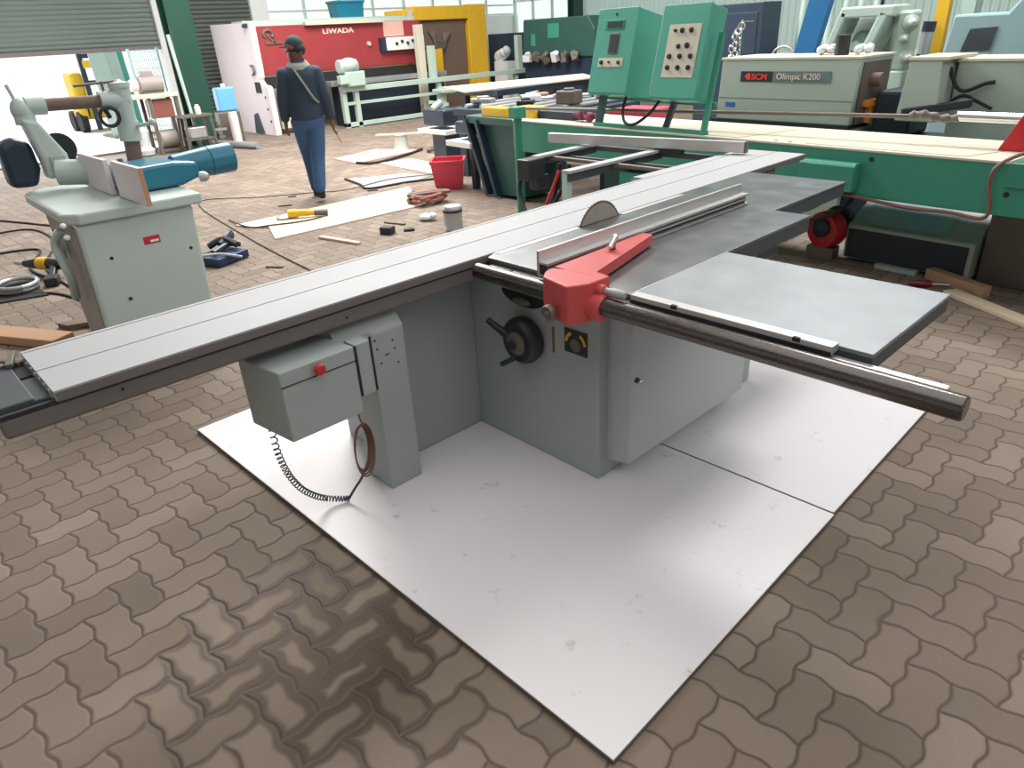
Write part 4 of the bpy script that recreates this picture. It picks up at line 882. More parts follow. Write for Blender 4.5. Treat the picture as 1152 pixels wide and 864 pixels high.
MB().tube(spline([(-3.5, -1.12, 0.80), (-3.55, -1.16, 0.72), (-3.5, -1.15, 0.55), (-3.6, -1.14, 0.4)], 6), 0.025, 8).build('side_handle', M_shaper, body, smooth=True)
MB().lathe([(0.02, 0), (0.06, 0.01), (0.06, 0.03), (0.02, 0.035)], (-3.7, -1.095, 0.66), (0, -1, 0), 18).build('hand_knob', M_cabblue, body, smooth=True)
top = MB().prism([(-4.32, -1.02), (-4.2, -1.12), (-3.28, -1.14), (-3.2, -1.08), (-3.19, -0.44), (-4.32, -0.40)], 0.86, 0.92, 'z').build('table_top', M_shaper, SM, 0.012)
for k in (0, 1): MB().ell((-3.235, -1.15, 0.87 - 0.06 * k), (0.02, 0.016, 0.014)).build('white_knob', M_label, top, smooth=True)
f1 = MB().box(-3.47, -0.785, 0.925, -3.02, -0.760, 1.12).build('fence_board', M_shwhite, SM, 0.003)
MB().box(-3.022, -0.784, 0.926, -3.016, -0.761, 1.118).build('timber_edge', M_wood, f1)
f2 = MB().box(-4.08, -0.80, 0.925, -3.56, -0.775, 1.12).build('fence_board', M_shwhite, SM, 0.003)
MB().lathe([(0.035, 0), (0.035, 0.05), (0.05, 0.05), (0.05, 0.08), (0.03, 0.08), (0.03, 0.16), (0.014, 0.16), (0.014, 0.2)], (-3.515, -0.72, 0.92), (0, 0, 1), 18).build('cutter_spindle', M_rust, SM)
hb = MB().prism([(-0.74, 0.925), (-0.42, 0.925), (-0.31, 0.96), (-0.31, 1.045), (-0.45, 1.065), (-0.74, 1.06)], -3.85, -3.48, 'x').build('hood', M_teal, SM, 0.02)
MB().cone((-3.66, -0.40, 1.005), (-3.66, -0.18, 1.015), 0.075, 0.088, 24).cyl((-3.66, -0.18, 1.015), (-3.66, -0.03, 1.02), 0.09, 24).build('dust_spout', M_teal, hb, 0.004, True)
MB().lathe([(0.03, 0), (0.03, 0.03), (0.015, 0.05)], (-3.50, -0.31, 0.955), (0.6, 0.8, 0), 16).build('hood_knob', M_tin, hb, smooth=True)
MB().box(-3.48, -0.75, 0.925, -3.42, -0.70, 1.10).build('hood_bracket', M_black, hb, 0.004)
# power feeder: column, arm, head
MB().box(-4.30, -0.56, 0.92, -4.05, -0.38, 0.95).build('feeder_base', M_teal, SM, 0.006)
colm = MB().cyl((-4.18, -0.46, 0.93), (-4.18, -0.44, 1.16), 0.048, 20).build('feeder_column', M_brown, SM, smooth=True)
MB().cone((-4.18, -0.444, 1.14), (-4.18, -0.435, 1.26), 0.066, 0.066, 22).cyl((-4.18, -0.438, 1.22), (-4.18, -0.425, 1.46), 0.058, 22).build('column_sleeve', M_shaper, colm, smooth=True)
MB().lathe([(0.065, 0), (0.065, 0.03), (0.03, 0.035), (0.012, 0.05)], (-4.18, -0.425, 1.455), (0, 0, 1), 22).build('column_cap', M_shaper, colm, smooth=True)
MB().cyl((-4.18, -0.44, 1.22), (-4.05, -0.34, 1.24), 0.012, 8).ell((-4.03, -0.33, 1.245), (0.022, 0.022, 0.022)).build('clamp_handle', M_frame, colm, smooth=True)
arm = MB().cyl((-4.18, -0.44, 1.385), (-4.18, -0.98, 1.40), 0.037, 18).build('feeder_arm', M_brown, SM, smooth=True)
MB().cyl((-4.18, -0.40, 1.385), (-4.18, -0.56, 1.39), 0.058, 18).build('arm_clamp', M_shaper, arm, smooth=True)
wh = MB(); wh.tube([(-4.10, -0.55 + 0.055 * math.cos(k * math.pi / 8), 1.30 + 0.055 * math.sin(k * math.pi / 8)) for k in range(17)], 0.012, 8); wh.cyl((-4.10, -0.55, 1.30), (-4.18, -0.55, 1.36), 0.014, 8); wh.build('arm_handwheel', M_black, arm, smooth=True)
MB().cyl((-4.18, -0.52, 1.43), (-4.18, -0.52, 1.50), 0.008, 8).cyl((-4.18, -0.42, 1.495), (-4.18, -0.68, 1.485), 0.008, 8).build('crank', M_rust, arm, smooth=True)
el = MB().cyl((-4.18, -0.86, 1.395), (-4.18, -0.96, 1.40), 0.052, 18).ell((-4.18, -0.985, 1.38), (0.06, 0.06, 0.07)).cyl((-4.18, -0.985, 1.30), (-4.18, -0.98, 1.40), 0.055, 18).cyl((-4.18, -1.0, 1.42), (-4.18, -1.02, 1.52), 0.01, 8).build('elbow', M_shaper, arm, smooth=True)
hd_ = MB().prism([(-1.02, 1.34), (-0.94, 1.32), (-0.84, 1.12), (-0.84, 0.99), (-0.98, 0.99), (-0.98, 1.08)], -4.22, -4.10, 'x').build('feeder_head', M_shaper, SM, 0.02)
MB().box(-4.10, -0.945, 1.06, -4.085, -0.86, 1.12).build('switch_plate', M_olive, hd_, 0.004)
MB().cyl((-4.10, -0.93, 1.025), (-4.0, -0.68, 1.0), 0.075, 22).build('gear_motor', M_shaper, hd_, 0.006, True)
MB().prism([(-1.17, 0.96), (-1.03, 0.95), (-0.99, 1.05), (-1.0, 1.20), (-1.08, 1.24), (-1.17, 1.20)], -4.32, -4.16, 'x').build('roller_guard', M_navy, hd_, 0.03)
MB().lathe([(0.03, 0), (0.085, 0.01), (0.095, 0.03), (0.095, 0.06), (0.06, 0.07)], (-4.28, -0.84, 1.14), (1, -0.2, 0), 26).build('rubber_roller', M_rubber, hd_, smooth=True)

# ================================================================== STUFF BY THE DOORWAY
ms = thing('motor_stand', (-12.95, 2.7, 0), 'rusty steel stand with a brown box, beside the green column at the doorway', 'stand')
for x in (-13.2, -12.8):
    for y in (2.47, 2.93): MB().box(x - 0.03, y - 0.03, 0.0, x + 0.03, y + 0.03, 0.93).build('leg', M_rust, ms, 0.004)
MB().box(-13.25, 2.10, 0.93, -12.74, 2.98, 1.0).build('worktop', M_cream, ms, 0.01)
MB().box(-13.15, 2.5, 0.05, -12.82, 2.9, 0.08).build('lower_shelf', M_rust, ms)
MB().box(-13.15, 2.52, 0.60, -12.80, 2.86, 0.90).build('brown_drawer_box', mat('oxide_brown', (130, 78, 66), 0.6), ms, 0.008)
mo = thing('electric_motor', (-13.0, 2.6, 1.0), 'olive grey electric motor lying on the cream topped stand by the doorway', 'motor')
MB().cyl((-13.0, 2.42, 1.145), (-13.0, 2.82, 1.145), 0.14, 26).build('body', M_shaperside, mo, 0.015, True)
MB().box(-13.07, 2.5, 1.26, -12.93, 2.7, 1.36).build('terminal_box', M_shaperside, mo, 0.01)
MB().box(-13.12, 2.45, 1.0, -12.88, 2.8, 1.03).build('foot', M_rust, mo)
MB().cyl((-13.0, 2.3, 1.145), (-13.0, 2.42, 1.145), 0.10, 20).build('end_bell', M_shwhite, mo, 0.01, True)
gm = MB().cyl((-13.0, 2.55, 0.235), (-13.0, 2.84, 0.235), 0.155, 22)
tag(gm.build('pump_housing', M_shaperside, bevel=0.01, smooth=True), 'grey green round housing on the lower shelf of the stand', 'housing')
tag(MB().lathe([(0.04, 0), (0.15, 0.02), (0.17, 0.1), (0.1, 0.16), (0.12, 0.3), (0.14, 0.42), (0.06, 0.5), (0.02, 0.52)], (-12.95, 2.24, 0.0), (0, 0, 1), 14).build('plastic_sack', M_bag, smooth=True), 'tall pale plastic sack on the floor left of the stand', 'sack')
mp = thing('mesh_screen', (-13.5, 3.0, 0), 'blue grey mesh screen standing left of the green column', 'screen')
for k in range(14): MB().box(-13.62, 2.62 + 0.036 * k, 0.1, -13.61, 2.63 + 0.036 * k, 1.7).build('wire', M_cabblue, mp)
for k in range(12): MB().box(-13.62, 2.6, 0.12 + 0.14 * k, -13.612, 3.1, 0.128 + 0.14 * k).build('wire', M_cabblue, mp)
MB().box(-13.63, 2.58, 0, -13.60, 2.62, 1.72).build('frame_post', M_cabblue, mp); MB().box(-13.63, 3.08, 0, -13.60, 3.12, 1.72).build('frame_post', M_cabblue, mp)
tag(MB().cyl((-12.75, 3.16, 0.0), (-12.9, 3.10, 1.9), 0.03, 12).build('leaning_pipe', M_frame, smooth=True), 'pale pipe leaning against the green column', 'pipe')
wb = thing('steel_bench', (-12.5, 3.05, 0), 'small steel bench right of the stand, with a white jar on it', 'bench')
MB().box(-12.75, 2.82, 0.58, -12.35, 3.34, 0.62).build('bench_top', M_rust, wb, 0.004)
for p in ((-12.72, 2.85), (-12.72, 3.3), (-12.38, 2.85), (-12.38, 3.3)): MB().bar((p[0], p[1], 0.58), (p[0] * 1.003, p[1] + (p[1] - 3.07) * 0.15, 0.0), 0.04, 0.04, up=(1, 0, 0)).build('leg', M_rust, wb)
MB().box(-12.72, 2.85, 0.2, -12.38, 3.3, 0.23).build('bench_shelf', M_rust, wb)
tag(MB().lathe([(0.05, 0), (0.055, 0.02), (0.05, 0.12), (0.03, 0.14), (0.035, 0.16)], (-12.5, 3.15, 0.62), (0, 0, 1), 16).build('jar', M_label, smooth=True), 'white jar on the small steel bench', 'jar')
tag(MB().box(-12.68, 2.9, 0.231, -12.42, 3.2, 0.42).build('tool_box', M_tin, bevel=0.02), 'grey metal box on the shelf of the small steel bench', 'box')
tag(MB().lathe([(0.09, 0), (0.085, 0.05), (0.088, 0.45), (0.075, 0.56)], (-12.9, 3.93, 0), (0, 0, 1), 12).build('timber_post_stub', M_shwhite), 'pale upright stub standing left of the shear', 'post')
bl_ = thing('light_blue_drum', (-13.35, 4.05, 0.0), 'light blue plastic can hanging above the scrap heap, left of the shear', 'can')
MB().box(-13.45, 3.86, 0.55, -13.25, 4.22, 0.98).build('body', M_lblue, bl_, 0.03); MB().cyl((-13.35, 4.05, 0.98), (-13.35, 4.05, 1.04), 0.04, 14).build('cap', M_label, bl_)
tag(MB().box(-13.5, 3.78, 0.0, -13.16, 4.2, 0.55).build('scrap_bin', M_rust, bevel=0.02), 'rusty bin full of scrap under the light blue can', 'bin')
for k in range(9):
    a_ = k * 1.3; p = Vector((-13.0 + 0.1 * math.cos(a_), 3.62 + 0.09 * math.sin(a_), 0.025 + 0.052 * k))
    tag(MB().obox(p, (0.22, 0.05, 0.04), (0, 0, 50 * k)).build('scrap_piece', (M_rust, M_brown, M_tin)[k % 3]), 'metal offcut in the scrap heap between the bench and the pale stub', 'scrap', 'scrap heap by the shear')
pp_ = MB().cyl((-12.9, 3.45, 0.06), (-11.62, 3.73, 0.06), 0.058, 18)
tag(pp_.build('grey_pipe', M_tin, smooth=True), 'thick grey pipe lying on the floor before the shear', 'pipe')
# outside in the glare
fk = thing('forklift', (-20, 3.6, -0.1), 'dark masted yellow forklift out in the bright yard', 'forklift')
for y in (3.42, 3.95): MB().box(-20.05, y - 0.05, -0.05, -19.95, y + 0.05, 1.9).build('mast', M_navy, fk)
for z in (0.5, 1.0, 1.6): MB().box(-20.04, 3.42, z, -19.97, 3.95, z + 0.1).build('mast_bar', M_navy, fk)
MB().box(-20.8, 3.1, 0.2, -20.1, 3.4, 1.3).build('counterweight', M_yellow, fk, 0.08); MB().box(-21.2, 3.2, 0.2, -20.1, 4.1, 0.55).build('body', M_yellow, fk, 0.08)
for y in (3.52, 3.78): MB().box(-19.95, y - 0.09, 1.38, -19.9, y + 0.09, 1.55).build('lamp', M_yellow, fk, 0.01)
for x in (-20.3, -21.0):
    for y in (3.15, 4.05): MB().cyl((x, y - 0.08, 0.15), (x, y + 0.08, 0.15), 0.25, 20).build('wheel', M_rubber, fk)
tl = thing('teal_sheet_stack', (-18, 3.6, -0.1), 'pale teal sheets leaning in a rack outside the doorway', 'sheets')
for k in range(4): MB().obox((-18.0 - 0.12 * k, 3.3 + 0.16 * k, 0.85), (0.02, 0.36, 1.9), (0, -6, 0)).build('sheet', MATS['panel_green_paint'] if k == 3 else M_frame, tl)
MB().box(-18.7, 3.1, -0.1, -17.7, 4.0, -0.05).build('rack_base', M_rust, tl)

# ================================================================== BENCH AND CLUTTER behind the green post
tb = thing('dark_trestle', (-7.5, 6.3, 0), 'dark trestle carrying a long plywood sheet, beyond the green post', 'trestle')
MB().box(-8.1, 5.5, 0.80, -7.15, 7.7, 0.885).build('frame_top', M_navy, tb, 0.01)
for x in (-8.0, -7.25):
    for y in (5.6, 7.6): MB().box(x - 0.05, y - 0.05, 0, x + 0.05, y + 0.05, 0.80).build('leg', M_navy, tb)
ply_ = MB().rings([[(-8.55, 5.62, 0.886), (-7.31, 5.03, 0.886), (-7.02, 7.6, 0.886), (-7.95, 8.3, 0.886)], [(-8.55, 5.62, 0.906), (-7.31, 5.03, 0.906), (-7.02, 7.6, 0.906), (-7.95, 8.3, 0.906)]])
tag(ply_.build('plywood_sheet', M_ply), 'long plywood sheet lying on the dark trestle', 'sheet')
ct = thing('roller_table', (-5.4, 4.6, 0), 'dark steel roller table littered with parts, behind the slanted legs', 'table')
MB().box(-6.3, 3.95, 0.74, -4.5, 5.4, 0.82).build('table_frame', M_navy, ct, 0.01)
for x in (-6.2, -4.6):
    for y in (4.05, 5.3): MB().box(x - 0.06, y - 0.06, 0, x + 0.06, y + 0.06, 0.74).build('leg', M_navy, ct)
for k in range(6): MB().cyl((-6.1 + 0.28 * k, 4.0, 0.845), (-6.1 + 0.28 * k, 5.35, 0.845), 0.028, 12).build('roller', M_tin, ct, smooth=True)
cl = [('silver bent bracket at the left end of the roller table', M_tin, (-6.0, 4.2, 0.90), (0.30, 0.12, 0.05), 20), ('pale block lying across the middle of the roller table', M_bag, (-5.45, 4.5, 0.91), (0.22, 0.22, 0.07), 50),
      ('long bright flat bar on the roller table', M_alu2, (-5.3, 4.95, 0.895), (0.9, 0.10, 0.03), 62), ('white carton standing on the far end of the roller table', M_label, (-4.95, 5.2, 0.945), (0.14, 0.14, 0.14), 15),
      ('brown timber offcut on the roller table', M_wood, (-5.85, 4.95, 0.895), (0.4, 0.1, 0.04), 80), ('black clamp on the near edge of the roller table', M_black, (-5.2, 4.15, 0.90), (0.2, 0.14, 0.05), 35),
      ('grey motor block on the right of the roller table', M_rust, (-4.75, 4.4, 0.945), (0.24, 0.2, 0.14), 10)]
for lb, mm, p, sz, rz in cl:
    m = MB().obox(p, sz, (0, 0, rz)); m.obox((p[0], p[1], p[2] + sz[2] * 0.5 + 0.01), (sz[0] * 0.5, sz[1] * 0.5, 0.03), (0, 0, rz + 30))
    tag(m.build('machine_part', mm, bevel=0.012), lb, 'part', 'loose parts on the roller table')
rt_ = MB().prism([(-4.0, 4.15), (-3.5, 4.15), (-3.5, 4.6), (-4.0, 4.6)], 0.60, 0.86, 'z')
tag(rt_.build('red_tray', M_pink, bevel=0.01), 'red tray behind the cream top plates, left of the control panels\' legs', 'tray')
tag(MB().box(-4.05, 4.1, 0, -3.45, 4.65, 0.599).build('tray_plinth', M_navy, bevel=0.01), 'dark plinth carrying the red tray', 'plinth')
# black cables hanging under the left end of the green beam
for k, (lb, pts) in enumerate((('thick black cable looping to the floor right of the green post', [(-3.95, 2.86, 0.50), (-4.0, 2.84, 0.25), (-3.8, 2.75, 0.06), (-3.55, 2.72, 0.03)]),
                 ('black cable dropping steeply from the beam to the floor', [(-3.52, 2.90, 0.545), (-3.56, 2.86, 0.25), (-3.66, 2.8, 0.02), (-3.8, 2.7, 0.02)]),
                 ('black cable bundle hanging beside the saw\'s outrigger', [(-3.40, 2.90, 0.545), (-3.42, 2.84, 0.36), (-3.55, 2.78, 0.14), (-3.62, 2.7, 0.02)]),
                 ('black cable lying in an S on the floor behind the slider', [(-4.0, 2.70, 0.02), (-3.8, 2.60, 0.02), (-3.55, 2.65, 0.02), (-3.35, 2.80, 0.06)]))):
    tag(MB().tube(spline(pts, 8), 0.02, 8).build('power_cable', M_rubber, smooth=True), lb, 'cable', 'cables by the green post')
tag(MB().tube(spline([(-3.45, 2.82, 0.5), (-3.5, 2.75, 0.3), (-3.58, 2.72, 0.12), (-3.6, 2.65, 0.02)], 8), 0.014, 8).build('red_wire', M_castred, smooth=True), 'red wire hanging among the black cables by the saw\'s outrigger', 'wire')
bm_ = thing('small_compressor', (-7.4, 4.55, 0), 'small dark motor unit with a white tray, left of the slanted legs', 'motor')
MB().box(-7.62, 4.45, 0.50, -7.12, 4.75, 0.72).build('motor', M_navy, bm_, 0.03); MB().box(-7.7, 4.4, 0.40, -7.05, 4.85, 0.46).build('tray', M_label, bm_, 0.006)
MB().box(-7.5, 4.5, 0.0, -7.2, 4.8, 0.40).build('stand', M_navy, bm_, 0.01); MB().cyl((-7.37, 4.45, 0.72), (-7.37, 4.6, 0.80), 0.05, 14).build('filter', M_olive, bm_)

# ================================================================== THINGS ON THE FLOOR
def sheet(name, pts, z0, z1, m, lb, cat, grp=None):
    mb = MB().rings([[(p[0], p[1], z0) for p in pts], [(p[0], p[1], z1) for p in pts]])
    return tag(mb.build(name, m), lb, cat, grp)
sheet('plywood_sheet', [(-6.22, 0.89), (-5.95, 0.97), (-5.85, 1.08), (-5.33, 0.89), (-5.27, 2.58), (-6.25, 3.12)], 0.001, 0.014, M_ply, 'long pale plywood sheet on the floor by the person\'s foot, grinder on it', 'sheet')
sheet('plywood_sheet', [(-9.17, 3.81), (-8.44, 3.76), (-8.6, 5.1), (-9.44, 4.79)], 0.001, 0.014, M_pinkply, 'pink stained plywood sheet on the floor right of the person', 'sheet')
sheet('plywood_sheet', [(-8.11, 3.95), (-6.72, 3.83), (-6.95, 4.40), (-8.05, 4.45)], 0.001, 0.012, M_woodp, 'pale plywood sheet on the floor behind the red crate', 'sheet')
sheet('thin_sheet', [(-7.46, 2.96), (-6.60, 2.78), (-6.50, 3.25), (-6.60, 3.75), (-7.1, 3.7)], 0.001, 0.008, M_tin, 'thin grey sheet on the floor between the plywood sheets', 'sheet')
cr = thing('red_crate', (-5.85, 3.45, 0), 'red plastic bin on the floor beside the slanted green legs', 'bin')
m = MB(); c0 = Vector((-5.82, 3.42, 0)); A = R(47)
def rr_(hx, hy, z): return [c0 + Vector((math.cos(A) * x - math.sin(A) * y, math.sin(A) * x + math.cos(A) * y, z)) for x, y in ((-hx, -hy), (hx, -hy), (hx, hy), (-hx, hy))]
m.rings([rr_(0.155, 0.14, 0.0), rr_(0.195, 0.185, 0.32), rr_(0.185, 0.175, 0.32), rr_(0.145, 0.13, 0.02)], True); m.build('body', M_pink, cr, 0.008)
m = MB().rings([rr_(0.205, 0.195, 0.30), rr_(0.205, 0.195, 0.33), rr_(0.180, 0.170, 0.33), rr_(0.180, 0.170, 0.30)], False)
m.f += [(0 * 4 + i, 3 * 4 + i, 3 * 4 + (i + 1) % 4, (i + 1) % 4) for i in range(4)]; m.build('rim', M_pink, cr)
tn = thing('paint_tin', (-4.2, 2.15, 0), 'silver paint tin with a black band, on the floor behind the sliding table', 'tin')
MB().lathe([(0.088, 0), (0.092, 0.006), (0.088, 0.012), (0.088, 0.165), (0.092, 0.17), (0.092, 0.205), (0.086, 0.215)], (-4.2, 2.15, 0), (0, 0, 1), 28).build('can', M_tin, tn, smooth=True)
MB().lathe([(0.0935, 0), (0.0935, 0.022)], (-4.2, 2.15, 0.168), (0, 0, 1), 28).build('black_band', M_black, tn); MB().lathe([(0.08, 0), (0.08, 0.008), (0.06, 0.006)], (-4.2, 2.15, 0.213), (0, 0, 1), 24).build('lid', M_tin, tn)
ag = thing('angle_grinder', (-5.85, 1.5, 0.014), 'yellow and grey angle grinder lying on the plywood sheet', 'grinder')
MB().tube(spline([(-5.98, 1.38, 0.06), (-5.90, 1.48, 0.065), (-5.80, 1.62, 0.055)], 6), 0.035, 10, rad=[0.045] * 5 + [0.036] * 4 + [0.028] * 4).build('body', M_yellow, ag, smooth=True)
MB().tube([(-5.82, 1.59, 0.055), (-5.74, 1.70, 0.05)], 0.032, 10).build('handle', M_rust, ag, smooth=True)
MB().lathe([(0.075, 0), (0.08, 0.02), (0.03, 0.04)], (-6.02, 1.34, 0.018), (0, 0, 1), 18).build('guard', M_tin, ag, smooth=True)
MB().tube(spline([(-5.75, 1.70, 0.05), (-5.68, 1.6, 0.03), (-5.72, 1.35, 0.023), (-5.84, 1.1, 0.023), (-5.95, 0.93, 0.022), (-6.51, 0.95, 0.012)], 8), 0.007, 6).build('cord', M_rubber, ag, smooth=True)
# blue toolbox with tools piled on it
tbx = thing('blue_tool_tray', (-5.08, 0.30, 0), 'dark blue open tool tray on the floor right of the spindle moulder', 'tray')
MB().obox((-5.06, 0.26, 0.04), (0.30, 0.34, 0.07), (0, 0, 20)).build('tray', mat('deep_blue', (34, 54, 92), 0.5), tbx, 0.01)
tp = [('black drill on the blue tool tray', M_navy, [(-5.12, 0.30, 0.12), (-5.2, 0.42, 0.18), (-5.28, 0.46, 0.14)], 0.035), ('dark blue wrench on the blue tool tray', M_navy, [(-5.0, 0.18, 0.10), (-5.1, 0.36, 0.12), (-5.1, 0.46, 0.10)], 0.025),
      ('bright long pry bar leaning off the blue tool tray', M_alu, [(-5.0, 0.04, 0.10), (-4.93, 0.2, 0.10), (-4.86, 0.36, 0.05)], 0.012), ('dark pliers on the far side of the blue tool tray', M_black, [(-5.2, 0.22, 0.11), (-5.15, 0.34, 0.16), (-5.02, 0.40, 0.12)], 0.028)]
for lb, mm, pts, r in tp: tag(MB().tube(spline(pts, 5), r, 8).build('hand_tool', mm, smooth=True), lb, 'tool', 'tools on the blue tray')
tag(MB().obox((-4.6, 1.67, 0.035), (0.12, 0.09, 0.07), (0, 0, 25)).build('black_box', M_black, bevel=0.006), 'small black box on the floor behind the slider, below the plywood', 'box')
tag(MB().obox((-4.52, 1.86, 0.012), (0.10, 0.06, 0.024), (0, 0, 60)).build('black_puck', M_black, bevel=0.004), 'flat black puck right of the small black box', 'puck')
st_ = MB().bar((-5.01, 1.19, 0.012), (-4.50, 1.29, 0.012), 0.05, 0.022); tag(st_.build('wood_strip', M_woodp, bevel=0.002), 'short wooden strip with a red end, lying below the plywood sheet', 'wood')
for k, (p, q, lb) in enumerate((((-4.98, 1.9, 0.008), (-4.74, 1.97, 0.008), 'thin twig offcut beside the small black box'), ((-4.55, 0.42, 0.008), (-4.42, 0.50, 0.008), 'short offcut on the floor below the blue tool tray'),
                  ((-6.7, 1.62, 0.008), (-6.62, 1.74, 0.008), 'dark offcut on the floor left of the person\'s shoe'), ((-7.1, 1.95, 0.008), (-7.05, 2.03, 0.008), 'tiny offcut beside the cable, behind the person'),
                  ((-6.52, 2.70, 0.01), (-6.45, 2.80, 0.01), 'dark peg lying on the edge of the thin grey sheet'))):
    tag(MB().bar(p, q, 0.03, 0.014).build('offcut', M_rust if k != 1 else M_brown), lb, 'offcut', 'offcuts on the floor')
tag(MB().ell((-4.71, 2.21, 0.035), (0.08, 0.07, 0.035), 9, 6).ell((-4.66, 2.25, 0.045), (0.05, 0.05, 0.035), 7, 5).build('crumpled_foil', M_bag), 'crumpled clear plastic left of the paint tin', 'foil')
rag = thing('strap_heap', (-5.27, 2.72, 0), 'heap of dusty red and brown straps at the right end of the plywood sheet', 'straps')
for k in range(7):
    pts = [(-5.34 + 0.14 * math.cos(k * 1.7 + q * 1.1), 2.72 + 0.20 * math.sin(k * 0.9 + q * 1.35), 0.037 + 0.012 * k + 0.012 * (q % 2)) for q in range(6)]
    MB().tube(spline(pts, 6), 0.02, 6).build('strap', (MATS['dusty_red_cloth'] if 'dusty_red_cloth' in MATS else mat('dusty_red_cloth', (176, 116, 106), 0.9, 0, 0.35, 14)) if k % 3 else M_brown, rag, smooth=True)
cs = thing('cone_stand', (-9.05, 4.98, 0), 'small pale pedestal with a flat bar across it, beside the pink plywood', 'stand')
MB().lathe([(0.14, 0), (0.12, 0.03), (0.10, 0.20), (0.11, 0.21)], (-9.05, 5.02, 0.0145), (0, 0, 1), 16).build('pedestal', M_olive, cs, smooth=True)
MB().bar((-9.35, 4.75, 0.235), (-8.78, 5.28, 0.235), 0.10, 0.02).build('flat_bar', M_cream, cs)
tag(MB().tube(spline([(-8.5, 5.25, 0.03), (-8.3, 5.0, 0.03), (-8.0, 5.05, 0.12), (-7.72, 4.95, 0.42)], 6), 0.025, 8).build('air_hose', M_rust, smooth=True), 'dark hose running from the pedestal to the small motor unit', 'hose')
for nm, pts, r, lb in (('floor_cable', [(-3.6, 0.55, 0.008), (-5.6, 0.75, 0.008), (-7.78, 1.13, 0.008), (-7.41, 1.71, 0.008), (-7.05, 2.23, 0.008), (-6.79, 2.57, 0.014), (-6.87, 3.29, 0.016), (-6.58, 3.8, 0.02)], 0.005, 'thin dark cable crossing the floor past the person\'s feet'),
        ('floor_cable', [(-9.4, -0.9, 0.008), (-8.33, -0.48, 0.008), (-7.6, -0.3, 0.008), (-6.5, -0.62, 0.008), (-5.0, -0.75, 0.012)], 0.012, 'dark cable on the floor left of the moulder, farthest of three'),
        ('floor_cable', [(-8.2, -0.95, 0.008), (-8.07, -0.58, 0.008), (-7.2, -0.55, 0.008), (-6.2, -0.85, 0.008), (-5.2, -0.85, 0.008)], 0.010, 'dark cable on the floor left of the moulder, middle of three'),
        ('floor_cable', [(-7.2, -1.2, 0.008), (-7.0, -0.74, 0.008), (-6.3, -0.95, 0.008), (-5.7, -0.90, 0.008)], 0.012, 'dark cable on the floor left of the moulder, nearest of three'),
        ('floor_cable', [(-5.5, -1.4, 0.008), (-5.42, -1.09, 0.008), (-5.15, -0.94, 0.008), (-4.6, -0.85, 0.008)], 0.010, 'black cord on the floor below the round coil at left'),
        ('floor_cable', [(-8.44, 3.76, 0.02), (-8.15, 3.9, 0.024), (-8.3, 4.5, 0.024), (-8.6, 5.1, 0.02)], 0.02, 'dark strap along the edge of the pink plywood'),
        ('floor_cable', [(-7.46, 2.96, 0.014), (-6.95, 2.86, 0.014), (-6.60, 2.78, 0.014), (-6.5, 3.3, 0.014), (-6.3, 3.75, 0.012)], 0.014, 'black cord along the near edge of the thin grey sheet')):
    tag(MB().tube(spline(pts, 8), r, 6).build(nm, M_rubber, smooth=True), lb, 'cable', 'cables on the floor')
# at the left edge: mat, hose ring, drill
sheet('rubber_mat', [(-6.1, -1.6), (-5.42, -1.42), (-5.30, -1.03), (-6.05, -1.06)], 0.001, 0.012, M_rubber, 'black rubber mat on the floor at the left edge', 'mat')
m = MB()
for k in range(2): m.tube([(-5.66 + 0.02 * k + 0.16 * math.cos(a_ * math.pi / 12), -1.16 + 0.14 * math.sin(a_ * math.pi / 12), 0.03 + 0.033 * k) for a_ in range(25)], 0.017, 8)
tag(m.build('hose_coil', M_tin, smooth=True), 'grey coiled hose ring on the black rubber mat', 'hose')
dr = thing('cordless_drill', (-5.85, -0.9, 0.0), 'black and yellow cordless drill on the floor beside the coil', 'drill')
MB().tube([(-6.10, -1.0, 0.10), (-5.95, -0.92, 0.11), (-5.72, -0.78, 0.11)], 0.045, 10, rad=[0.03, 0.05, 0.045]).build('body', M_black, dr, smooth=True)
MB().tube([(-5.95, -0.92, 0.11), (-5.86, -0.87, 0.115)], 0.052, 10).build('yellow_band', M_yellow, dr, smooth=True)
MB().bar((-5.82, -0.84, 0.10), (-5.62, -0.92, 0.04), 0.05, 0.06).build('grip', M_black, dr, 0.01); MB().obox((-5.58, -0.93, 0.04), (0.14, 0.10, 0.07), (0, 0, -20)).build('battery', M_black, dr, 0.01)
MB().cyl((-6.10, -1.0, 0.10), (-6.2, -1.05, 0.10), 0.018, 10).build('chuck', M_tin, dr)
tag(MB().bar((-5.0, -1.75, 0.035), (-4.02, -1.215, 0.035), 0.16, 0.06).build('timber_plank', M_wood, bevel=0.006), 'brown timber plank on the floor under the far end of the slider', 'plank')
m = MB()
for k in range(4): m.bar((-4.42 + 0.03 * k, -1.16 + 0.01 * k, 0.02), (-4.34 + 0.03 * k, -0.98, 0.025), 0.03, 0.03)
tag(m.box(-4.44, -1.12, 0.002, -4.28, -1.06, 0.012).build('wire_brush', M_brown), 'dark brush beside the timber plank, at the moulder\'s foot', 'brush')
